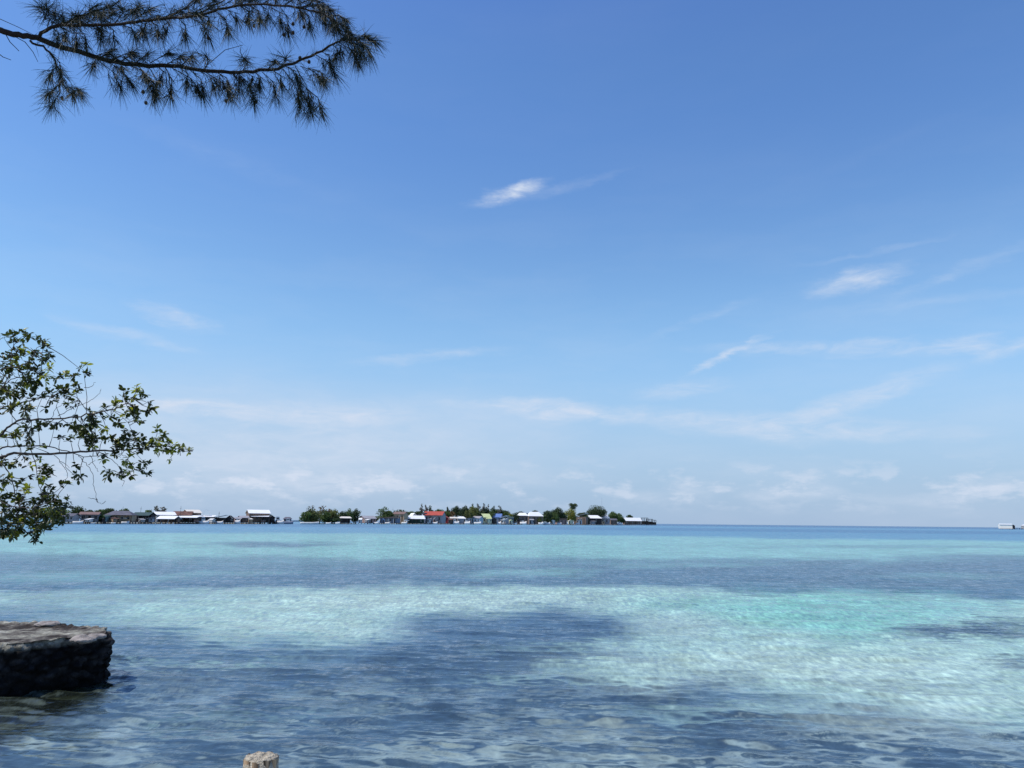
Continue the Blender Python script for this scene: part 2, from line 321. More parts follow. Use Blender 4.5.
def sea_mat():
    m, nt, N, L = newmat("sea_water")
    def mth(op, a, b=None, clamp=False):
        n = N.new('ShaderNodeMath'); n.operation = op; n.use_clamp = clamp
        for i, v in enumerate((a, b)):
            if v is None: continue
            if isinstance(v, (int, float)): n.inputs[i].default_value = v
            else: L.new(v, n.inputs[i])
        return n.outputs[0]
    out = N.new('ShaderNodeOutputMaterial')
    ca = N.new('ShaderNodeVertexColor'); ca.layer_name = "bottom"
    geo = N.new('ShaderNodeNewGeometry')
    def nz(scale, sx, sy, detail=4, rough=.55, rot=0):
        mp = N.new('ShaderNodeMapping'); mp.inputs['Scale'].default_value = (sx, sy, .4); mp.inputs['Rotation'].default_value = (0, 0, R(rot)); L.new(geo.outputs['Position'], mp.inputs[0])
        n = N.new('ShaderNodeTexNoise'); n.inputs['Scale'].default_value = scale; n.inputs['Detail'].default_value = detail; n.inputs['Roughness'].default_value = rough
        L.new(mp.outputs[0], n.inputs['Vector']); return n.outputs['Fac']
    ln = N.new('ShaderNodeVectorMath'); ln.operation = 'LENGTH'; L.new(geo.outputs['Position'], ln.inputs[0]); dist = ln.outputs['Value']
    def mr(v, a, b, c, d):
        n = N.new('ShaderNodeMapRange'); L.new(v, n.inputs['Value'])
        for k, x in zip(('From Min', 'From Max', 'To Min', 'To Max'), (a, b, c, d)): n.inputs[k].default_value = x
        return n.outputs['Result']
    h1 = mth('MULTIPLY', nz(6.0, .5, 1.25, 3, .5, 6), .019)                 # ripples, 15-40 cm
    h2 = mth('MULTIPLY', mth('MULTIPLY', nz(1.1, .5, 1.15, 4, .6, -8), .16), mr(dist, 9, 26, .10, 1))
    h3 = mth('MULTIPLY', mth('MULTIPLY', nz(.22, .45, 1.2, 4, .6, 5), .55), mr(dist, 40, 160, 0, 1))
    hh = mth('ADD', mth('ADD', h1, h2), h3)
    bp = N.new('ShaderNodeBump'); bp.inputs['Strength'].default_value = 1; bp.inputs['Distance'].default_value = 1; L.new(hh, bp.inputs['Height'])
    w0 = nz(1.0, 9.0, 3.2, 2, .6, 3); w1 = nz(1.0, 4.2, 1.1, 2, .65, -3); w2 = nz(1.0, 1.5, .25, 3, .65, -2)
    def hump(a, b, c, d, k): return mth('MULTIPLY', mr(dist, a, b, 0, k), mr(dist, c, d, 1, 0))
    rip = mth('ADD', mth('ADD', mth('MULTIPLY', mth('SUBTRACT', w0, .5), hump(4, 13, 24, 42, 3.8)), mth('MULTIPLY', mth('SUBTRACT', w1, .5), hump(16, 30, 60, 110, 3.8))), mth('MULTIPLY', mth('SUBTRACT', w2, .5), mr(dist, 45, 100, 0, 3.2)))  # noise paints ripple glints into the reflection factor, standing in for waves
    rip_ = rip
    # bottom mottling, plus caustics and ripple light painted into the colour
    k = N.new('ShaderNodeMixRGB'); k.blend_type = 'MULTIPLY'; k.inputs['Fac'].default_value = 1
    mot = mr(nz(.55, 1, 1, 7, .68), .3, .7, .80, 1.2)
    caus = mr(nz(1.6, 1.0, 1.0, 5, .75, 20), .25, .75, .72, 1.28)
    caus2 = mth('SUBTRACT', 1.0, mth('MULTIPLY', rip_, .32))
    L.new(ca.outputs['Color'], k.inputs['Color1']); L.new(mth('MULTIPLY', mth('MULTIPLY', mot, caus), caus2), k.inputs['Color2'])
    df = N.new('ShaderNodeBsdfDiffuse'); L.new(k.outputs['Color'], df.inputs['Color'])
    gl = N.new('ShaderNodeBsdfGlossy'); gl.inputs['Roughness'].default_value = .08; L.new(mr(dist, 20, 300, .08, .24), gl.inputs['Roughness']); gl.inputs['Color'].default_value = (.92, .95, 1, 1)
    L.new(bp.outputs[0], gl.inputs['Normal'])
    fr = N.new('ShaderNodeFresnel'); fr.inputs['IOR'].default_value = 1.333; L.new(bp.outputs[0], fr.inputs['Normal'])
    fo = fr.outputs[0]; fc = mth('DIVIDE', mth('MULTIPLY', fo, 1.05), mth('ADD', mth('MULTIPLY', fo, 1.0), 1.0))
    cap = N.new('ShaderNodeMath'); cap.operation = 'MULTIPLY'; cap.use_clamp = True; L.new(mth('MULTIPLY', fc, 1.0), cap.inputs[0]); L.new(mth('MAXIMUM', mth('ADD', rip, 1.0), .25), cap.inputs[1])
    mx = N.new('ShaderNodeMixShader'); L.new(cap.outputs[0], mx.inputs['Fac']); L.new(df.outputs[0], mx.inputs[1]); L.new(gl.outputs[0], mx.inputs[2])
    L.new(mx.outputs[0], out.inputs['Surface']); return m
build_sea()

# seabed below, and the beach the photographer stands on (behind and beside the lens)
sand = mat('beach_sand', (.42, .36, .26), .95, .2, 2.0, .4)
mb = MB(); mb.box(-60000, 60000, -60000, 60000, -6, -4); tag(mb.build('seabed', sand), kind='structure')
def beach():
    V = []; Q = []; nx, ny = 60, 24
    for j in range(ny):
        for i in range(nx):
            x = -30+60*i/(nx-1); y = 2.9-14*j/(ny-1)
            z = -.35+(2.9-y)*.30+.12*noise.noise(Vector((x*.5, y*.5, 0)))-(.25*max(0, x+1) if y > 1 else 0)*0
            z = min(z, .75+.1*noise.noise(Vector((x*.3, y*.3, 3))))
            V.append((x, y, z))
    for j in range(ny-1):
        for i in range(nx-1):
            a = j*nx+i; Q.append((a, a+nx, a+nx+1, a+1))
    o = npmesh('beach', V, Q, sand, smooth=True); tag(o, kind='structure')
beach()

# ------------------------------------------------------------------ stone quay
def quay():
    m, nt, N, L = newmat('quay_stone')
    out = N.new('ShaderNodeOutputMaterial'); b = N.new('ShaderNodeBsdfPrincipled'); b.inputs['Roughness'].default_value = .85; b.inputs['Specular IOR Level'].default_value = .2
    tc = N.new('ShaderNodeTexCoord'); geo = N.new('ShaderNodeNewGeometry')
    ns = N.new('ShaderNodeTexNoise'); ns.inputs['Scale'].default_value = 2.1; ns.inputs['Detail'].default_value = 9; ns.inputs['Roughness'].default_value = .7; L.new(tc.outputs['Object'], ns.inputs[0])
    r1 = N.new('ShaderNodeValToRGB'); e = r1.color_ramp.elements     # top: bleached mortar and brown weed
    e[0].position = .40; e[0].color = (.03, .022, .015, 1); e[1].position = .62; e[1].color = (.44, .42, .34, 1)
    x = r1.color_ramp.elements.new(.46); x.color = (.095, .08, .065, 1); x = r1.color_ramp.elements.new(.54); x.color = (.23, .215, .165, 1)
    L.new(ns.outputs['Fac'], r1.inputs['Fac'])
    vo = N.new('ShaderNodeTexNoise'); vo.inputs['Scale'].default_value = 7; vo.inputs['Detail'].default_value = 8; L.new(tc.outputs['Object'], vo.inputs[0])
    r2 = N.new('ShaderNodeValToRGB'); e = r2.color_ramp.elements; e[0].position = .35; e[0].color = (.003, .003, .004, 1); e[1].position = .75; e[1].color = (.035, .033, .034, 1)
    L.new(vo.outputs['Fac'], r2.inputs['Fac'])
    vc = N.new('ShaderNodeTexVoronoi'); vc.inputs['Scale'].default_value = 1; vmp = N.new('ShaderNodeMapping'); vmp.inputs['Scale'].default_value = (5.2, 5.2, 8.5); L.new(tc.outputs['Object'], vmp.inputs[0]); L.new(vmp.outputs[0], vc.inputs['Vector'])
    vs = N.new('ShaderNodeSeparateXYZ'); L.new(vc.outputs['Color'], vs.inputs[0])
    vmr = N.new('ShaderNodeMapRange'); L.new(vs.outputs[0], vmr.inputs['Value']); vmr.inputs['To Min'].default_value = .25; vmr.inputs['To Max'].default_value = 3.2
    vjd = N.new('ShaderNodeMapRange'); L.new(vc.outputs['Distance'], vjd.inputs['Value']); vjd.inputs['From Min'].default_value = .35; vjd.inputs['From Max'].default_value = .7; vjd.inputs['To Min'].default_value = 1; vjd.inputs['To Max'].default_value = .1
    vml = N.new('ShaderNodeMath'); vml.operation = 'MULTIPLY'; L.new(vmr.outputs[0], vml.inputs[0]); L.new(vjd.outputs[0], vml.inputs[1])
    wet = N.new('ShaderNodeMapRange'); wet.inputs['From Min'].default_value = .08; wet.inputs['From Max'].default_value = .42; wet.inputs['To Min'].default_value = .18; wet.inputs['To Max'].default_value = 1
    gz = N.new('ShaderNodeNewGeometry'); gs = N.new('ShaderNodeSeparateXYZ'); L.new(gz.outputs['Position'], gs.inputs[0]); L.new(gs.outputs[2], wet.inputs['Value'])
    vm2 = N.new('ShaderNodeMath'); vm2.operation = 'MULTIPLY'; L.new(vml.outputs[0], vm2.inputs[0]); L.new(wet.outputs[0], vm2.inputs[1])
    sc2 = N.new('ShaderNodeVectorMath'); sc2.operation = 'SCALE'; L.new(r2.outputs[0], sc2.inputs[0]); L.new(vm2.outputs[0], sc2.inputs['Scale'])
    sp = N.new('ShaderNodeSeparateXYZ'); L.new(geo.outputs['Position'], sp.inputs[0])
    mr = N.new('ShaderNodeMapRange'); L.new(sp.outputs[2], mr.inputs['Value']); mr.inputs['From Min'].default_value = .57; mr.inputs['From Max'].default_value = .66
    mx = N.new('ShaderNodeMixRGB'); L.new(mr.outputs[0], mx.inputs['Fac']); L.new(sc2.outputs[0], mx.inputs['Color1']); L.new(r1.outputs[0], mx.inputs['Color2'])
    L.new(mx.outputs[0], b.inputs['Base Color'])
    n3 = N.new('ShaderNodeTexNoise'); n3.inputs['Scale'].default_value = 13; n3.inputs['Detail'].default_value = 8; L.new(tc.outputs['Object'], n3.inputs[0])
    bp = N.new('ShaderNodeBump'); bp.inputs['Strength'].default_value = 1; bp.inputs['Distance'].default_value = .06; L.new(n3.outputs['Fac'], bp.inputs['Height']); L.new(bp.outputs[0], b.inputs['Normal'])
    L.new(b.outputs[0], out.inputs['Surface'])
    # plan outline, from far left back round the rounded end to the front
    g = lambda px, py, z=.0: ground(px, py, z)
    fr = [g(0, 698), g(30, 694), g(62, 689.5), g(92, 684.5)]
    outline = [Vector((-13, 8.6, 0))] + [Vector((p.x, p.y, 0)) for p in fr]
    for (a_, b_, z_) in ((105, 682, 0), (109, 680.5, 0), (110.6, 633.5, .69), (111.3, 631, .69), (109.5, 628.6, .69), (105, 627, .69), (96, 625.6, .69), (76, 624, .69), (52, 622.5, .69), (20, 621, .69), (0, 620.5, .69)):
        p_ = g(a_, b_, z_); outline.append(Vector((p_.x, p_.y, 0)))
    outline.append(Vector((-13, 13.6, 0)))
    # resample
    pts = []
    for a, b_ in zip(outline[:-1], outline[1:]):
        n = max(1, int((b_-a).length/.028))
        for k in range(n): pts.append(a.lerp(b_, k/n))
    pts.append(outline[-1])
    ctr = lambda p: Vector((p.x-.6, 12.0-(p.x+6)*-.06, 0))
    V = []; Q = []; n = len(pts)
    zt = .69
    rows = [(0, z) for z in np.linspace(-.6, .60, 44)] + [(.012, .64), (.035, .67), (.065, .685)] + [(t, .69) for t in np.linspace(.1, 1, 40)]
    for r_i, (ins, z) in enumerate(rows):
        for i, p in enumerate(pts):
            nrm = (pts[min(i+7, n-1)]-pts[max(i-7, 0)]).normalized(); nrm = Vector((nrm.y, -nrm.x, 0))
            mid = Vector((min(p.x, -6.55), 11.95, 0))
            q = p.lerp(mid, ins) if ins >= .1 else p-nrm*ins*1.0
            q = Vector((q.x, q.y, z)) 
            d = noise.voronoi(Vector((q.x*5.2, q.y*5.2, z*8.5)))[0]
            st = min(1, (d[1]-d[0])*2.2)
            f = noise.fractal(Vector((q.x*3, q.y*3, z*3)), 1.0, 2.0, 5)
            if ins == 0: q += nrm*(st*.075-.05+f*.045)
            else:
                edge = max(0, 1-ins*2.2)
                lum = noise.fractal(Vector((q.x*1.5, q.y*2.2, 4)), 1.0, 2.0, 6); rim = max(0, 1-abs(ins-.12)*5); lum += rim*(.5+1.1*noise.noise(Vector((q.x*3.1, q.y*3.1, 8))))
                q.z += st*.045*edge+lum*.018+f*.012-.02
                if ins < .1: q += nrm*(st*.075-.05+f*.045)*(1-ins*8)
                q.z += .05*max(0, (-6.6-q.x))*0
            V.append(q)
    for r_i in range(len(rows)-1):
        for i in range(n-1):
            a = r_i*n+i; Q.append((a, a+1, a+1+n, a+n))
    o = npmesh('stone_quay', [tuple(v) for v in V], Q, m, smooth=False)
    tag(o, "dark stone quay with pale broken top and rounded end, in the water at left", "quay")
    # loose slab rubble on the rim
    rm = mat('rubble_stone', (.30, .26, .225), .9, .45, 6, .8)
    labs = ["pale flat stone lying on the quay rim, nearest the rounded end", "brown flat stone lying on the quay top, second from the rounded end", "rough dark stone on the quay's back edge behind the other stones"]
    for (px, py, s, lb) in ((96, 636, .13, 0), (84, 639, .16, 1), (48, 623.5, .15, 2)):
        p = g(px, py, .72); bm = bmesh.new(); bmesh.ops.create_icosphere(bm, subdivisions=3, radius=s)
        for v in bm.verts:
            v.co.z *= .30; v.co.x *= 1.25; v.co += v.co.normalized()*(noise.fractal(v.co*7+Vector((px, 0, 0)), 1, 2, 4)*s*.3)
        me = bpy.data.meshes.new('loose_stone'); bm.to_mesh(me); bm.free(); me.materials.append(rm)
        o = bpy.data.objects.new('loose_stone', me); link(o); o.location = (p.x, p.y, .715); o.rotation_euler = (0, 0, px); tag(o, labs[lb], 'stone', 'loose stones on the quay')
quay()

# ------------------------------------------------------------------ wooden piling
def piling():
    c = ground(261.5, 757.5, 1.15); rad = 16.4*depth(c)/F
    m, nt, N, L = newmat('piling_timber')
    out = N.new('ShaderNodeOutputMaterial'); b = N.new('ShaderNodeBsdfPrincipled'); b.inputs['Roughness'].default_value = .9
    tc = N.new('ShaderNodeTexCoord'); mp = N.new('ShaderNodeMapping'); mp.inputs['Scale'].default_value = (38, 38, 2.0); L.new(tc.outputs['Object'], mp.inputs[0])
    ns = N.new('ShaderNodeTexNoise'); ns.inputs['Scale'].default_value = 1; ns.inputs['Detail'].default_value = 7; L.new(mp.outputs[0], ns.inputs[0])
    r = N.new('ShaderNodeValToRGB'); e = r.color_ramp.elements; e[0].position = .38; e[0].color = (.03, .02, .012, 1); e[1].position = .62; e[1].color = (.55, .36, .20, 1)
    L.new(ns.outputs['Fac'], r.inputs['Fac']); L.new(r.outputs[0], b.inputs['Base Color'])
    bp = N.new('ShaderNodeBump'); bp.inputs['Distance'].default_value = .012; L.new(ns.outputs['Fac'], bp.inputs['Height']); L.new(bp.outputs[0], b.inputs['Normal']); L.new(b.outputs[0], out.inputs['Surface'])
    t = thing('wooden_piling', 'weathered round wooden piling with pale splintered top, cut off at the bottom of the view', 'piling', (c.x, c.y, -.7))
    n = 56; V = []; Q = []; zs = list(np.linspace(0, 1.85, 40))
    for j, z in enumerate(zs):
        for k in range(n):
            a = 2*math.pi*k/n; f = noise.fractal(Vector((math.cos(a)*3, math.sin(a)*3, z*.7)), 1, 2, 4)
            rr = rad*(1+.09*f-.05*(1 if math.sin(a*9+2*f) > .86 else 0)); V.append((rr*math.cos(a), rr*math.sin(a), z-(.02*noise.noise(Vector((a*2, 0, 5))) if j == 39 else 0)))
    for j in range(39):
        for k in range(n): Q.append((j*n+k, j*n+(k+1) % n, (j+1)*n+(k+1) % n, (j+1)*n+k))
    npmesh('post', V, Q, m, t, True)
    # crumbling bleached end grain
    V = []; Q = []; rings = 16
    for j in range(rings):
        q = 1-j/(rings-1)
        for k in range(n):
            a = 2*math.pi*k/n; f = noise.fractal(Vector((math.cos(a)*q*3.2, math.sin(a)*q*3.2, 9)), 1, 2, 6)
            e_ = noise.fractal(Vector((math.cos(a)*3, math.sin(a)*3, 1.2)), 1, 2, 4)
            rr = rad*q*(1.035+.08*e_); z = 1.85+rad*(.14*(1-q**4)+.12*f*(1-.3*q)) - (.012 if j == 0 else 0)
            V.append((rr*math.cos(a), rr*math.sin(a), z-(.05 if j == 0 else 0)))
    for j in range(rings-1):
        for k in range(n): Q.append((j*n+k, j*n+(k+1) % n, (j+1)*n+(k+1) % n, (j+1)*n+k))
    npmesh('end_grain', V, Q, mat('bleached_end_grain', (.44, .38, .28), .95, .5, 34, .9, fine=110), t)
piling()

# ------------------------------------------------------------------ casuarina over the water, top left
def casuarina():
    g = random.Random(11)
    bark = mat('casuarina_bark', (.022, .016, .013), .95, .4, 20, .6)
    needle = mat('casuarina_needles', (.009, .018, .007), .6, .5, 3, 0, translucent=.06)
    Yd = 3.6
    root = thing('casuarina_tree', 'overhanging casuarina bough with long drooping dark needles across the upper left sky', 'tree', (-3.9, 3.0, -.2))
    loc = Vector((-3.9, 3.0, -.2))
    def P(px, py, dz=0): return at(px, py, Yd+dz)-loc
    tr = MB(); tr.tube([(0, 0, -.4), (.02, .05, .8), (-.05, .1, 2.2), (.03, .2, 3.8), (-.02, .15, 5.2), (0, .2, 7.0), (.05, .2, 9.0)], [.21, .17, .15, .13, .11, .07, .02], 12)
    tr.build('trunk', bark, root, True)
    def branch(name, pts, r0, r1, dz0=0, dz1=0, pre=None):
        n = len(pts); P3 = [P(x, y, dz0+(dz1-dz0)*i/(n-1)) for i, (x, y) in enumerate(pts)]
        if pre: P3 = pre+P3
        Q = curve(P3, 4, .0025, g); m = len(Q)
        MB().tube(Q, [r0+(r1-r0)*i/(m-1) for i in range(m)], 7).build(name, bark, root, True)
        return Q
    main = [(-30,23),(0,31),(18,35),(36,38),(60,47),(85,54),(110,61),(140,65),(170,66),(200,70),(230,72),(260,71),(283,67),(300,60),(318,53),(333,44),(345,39),(360,40)]
    b1 = branch('limb', main, .0175, .004, 0, .25, [Vector((0.02, .18, 5.0)), Vector((.5, .4, 5.05))])
    up = [(37,38),(48,29),(62,25),(90,25),(120,24),(150,20),(175,18),(200,15),(225,8),(255,5),(290,6),(310,10),(322,13),(335,22),(347,28)]
    b2 = branch('branch', up, .0092, .0028, 0, -.15)
    b3 = branch('branch', [(30,41),(46,50),(55,60),(60,72),(64,86),(70,92)], .006, .0025, 0, .1)
    b4 = branch('branch', [(62,25),(76,18),(95,11),(112,6),(125,-4)], .005, .002, 0, .1)
    b5 = branch('branch', [(160,19),(178,12),(190,4),(200,-6)], .005, .0025, 0, .1)
    b6 = branch('branch', [(300,8),(311,2),(318,-8)], .005, .0025, 0, .05)
    b7 = branch('branch', [(200,15),(212,6),(232,-3),(250,-10)], .004, .002, 0, .1)
    # bare hanging twigs at the left
    tw = MB()
    for pts in ([(-12,15),(0,19),(18,27),(36,36)], [(5,33),(10,42),(19,51)], [(12,35),(25,42),(33,52),(38,62)], [(-6,50),(3,57),(11,60)], [(205,67),(225,50),(243,45)], [(245,60),(240,52),(241,47)]):
        tw.tube([P(x, y, .02) for x, y in pts], [.0022, .0020, .0016, .001][:len(pts)], 4)
    # twiglets carrying the needles
    T = [(50,52,60,80),(55,62,50,76),(62,80,50,100),(60,84,58,104),(66,88,86,94),(66,90,78,100),(95,58,118,90),(90,56,98,70),(104,60,126,84),(112,62,120,76),(128,65,142,84),(138,66,150,99),(148,66,157,92),(158,67,166,84),(165,67,177,94),(172,68,196,95),(180,68,190,82),(190,70,202,92),(200,71,213,92),(205,72,226,102),(216,72,226,86),(225,73,240,84),(232,73,238,96),(238,73,256,102),(246,72,254,84),(255,72,264,88),(262,72,281,100),(272,70,282,86),(283,69,297,105),(290,68,300,92),(295,66,316,116),(300,66,316,86),(308,68,322,82),(316,55,330,77),(322,52,336,66),(285,66,300,82),(306,88,317,116),
         (135,63,152,52),(150,63,168,54),(120,62,135,54),(100,58,116,50),(165,65,176,58),(180,66,192,60),(205,69,209,61),(243,70,247,55),(268,69,277,60),(280,67,286,60),(95,56,112,50),(110,60,128,55),
         (52,28,57,38),(60,26,70,40),(68,26,76,42),(75,26,83,44),(85,26,104,33),(92,26,97,40),(105,25,112,38),(120,24,130,34),(130,23,146,33),(140,22,150,36),(150,21,163,38),(165,19,172,32),(178,18,187,40),(190,17,208,38),(200,15,210,27),(215,11,232,31),(225,9,236,20),(240,6,250,18),(250,6,256,24),(262,6,272,20),(270,7,278,24),(280,7,288,36),(292,7,300,20),(300,8,313,27),(310,10,326,24),(318,12,341,27),(326,16,346,24),(330,20,352,31),(255,4,246,-4),(275,5,270,-6),
         (47,30,45,8),(45,20,40,12),(50,28,58,14),(60,25,64,14),(66,24,74,15),(74,20,92,12),(82,17,104,8),(96,11,110,4),(54,28,72,20),(70,24,84,16),(84,24,98,15),(100,24,112,14),(115,23,126,8),(124,20,134,2),(128,10,140,14),(130,22,144,14),(145,20,156,16),(165,17,178,8),(175,16,192,10),(185,10,200,2),(195,12,206,4),(210,10,220,-2),(222,6,236,-4),(232,6,246,0),(240,4,258,-4),(262,4,282,-2),(285,5,298,-4),(296,5,310,0),(305,8,322,2),(312,6,334,12),(316,0,330,10),(322,8,338,18),
         (336,43,342,58),(338,42,352,60),(333,45,334,62),(345,40,366,50),(350,39,376,44),(348,40,360,58),(342,40,350,54),(356,40,374,54),(340,40,348,34),(350,39,364,36)]
    NV = []; NQ = []
    def needle_at(p, d, ln, w):
        d = d.normalized(); side = d.cross(Vector((g.gauss(0, 1), g.gauss(0, 1), g.gauss(0, 1)))).normalized()*w*.5
        seg = 4; base = len(NV); q = p.copy()
        for s in range(seg+1):
            k = 1-.75*(s/seg)**2
            NV.append(tuple(q+side*k)); NV.append(tuple(q-side*k))
            d = (d+Vector((0, 0, -.085))).normalized(); q = q+d*(ln/seg)
        for s in range(seg): a = base+2*s; NQ.append((a, a+1, a+3, a+2))
    px2m = Yd/F
    def needles(a, b, n, lmin, lmax, spread, tipbias=1.0):
        ax = b-a
        for i in range(n):
            t = g.random()**(1/tipbias); p = a+ax*t
            d = ax.normalized()*.65+Vector((g.gauss(0, spread*1.15), g.gauss(0, spread), g.gauss(0, spread)))+Vector((.12, 0, -.34))
            needle_at(p, d, g.uniform(lmin, lmax)*px2m, .0019)
    for (x0, y0, x1, y1) in T:
        z0 = g.uniform(-.06, .06); a = P(x0, y0, z0*.3); b = P(x1+g.uniform(-7, 6), y1+g.uniform(-6, 3), z0+g.uniform(-.12, .12))
        mid = (a+b)/2+Vector((.02, 0, .012)); tw.tube([a, mid, b], [.0024, .002, .0014], 4)
        ln = (b-a).length/px2m
        needles(mid, b, int(34+ln*1.8), 9, 27, .44, 1.6); needles(a, mid, int(7+ln*.5), 8, 19, .42)
        # little side shoots
        for k in range(int(2+ln/11)):
            t = g.uniform(.2, .95); s = a.lerp(b, t); e_ = s+(b-a).normalized()*g.uniform(3, 9)*px2m+Vector((g.gauss(0, 1), g.gauss(0, 1), g.gauss(-.4, 1)))*4.5*px2m
            tw.tube([s, e_], [.0015, .001], 3); needles(s, e_, 9, 8, 19, .42, 1.5)
    for B, n in ((b1, 420), (b2, 560), (b4, 200), (b5, 160), (b6, 90), (b7, 160), (b3, 90)):
        s0 = int(len(B)*(.25 if B is b1 else .08))
        for i in range(n):
            j = g.randrange(s0, len(B)-1); p = B[j].lerp(B[j+1], g.random())
            d = (B[j+1]-B[j]).normalized()*.6+Vector((g.gauss(0, .5), g.gauss(0, .5), g.gauss(.05, .5))); needle_at(p, d, g.uniform(4, 15)*px2m, .0019)
    tw.build('twig', bark, root)
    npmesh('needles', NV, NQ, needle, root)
    cm = mat('casuarina_cone', (.03, .022, .016), .9, .3, 60)
    for (x, y) in ((293,24),(304,27),(293,33),(284,35),(247,22),(143,92),(146,103),(157,95),(170,93),(224,88),(226,101),(256,102),(196,92),(228,84),(300,58),(252,80),(309,62),(208,38),(62,98),(254,26)):
        bm = bmesh.new(); bmesh.ops.create_icosphere(bm, subdivisions=2, radius=.0085)
        for v in bm.verts: v.co *= 1+.28*noise.noise(v.co*400); v.co.z *= 1.2
        me = bpy.data.meshes.new('cone'); bm.to_mesh(me); bm.free(); me.materials.append(cm)
        o = bpy.data.objects.new('cone', me); link(o, root); o.location = P(x, y, .02)
casuarina()

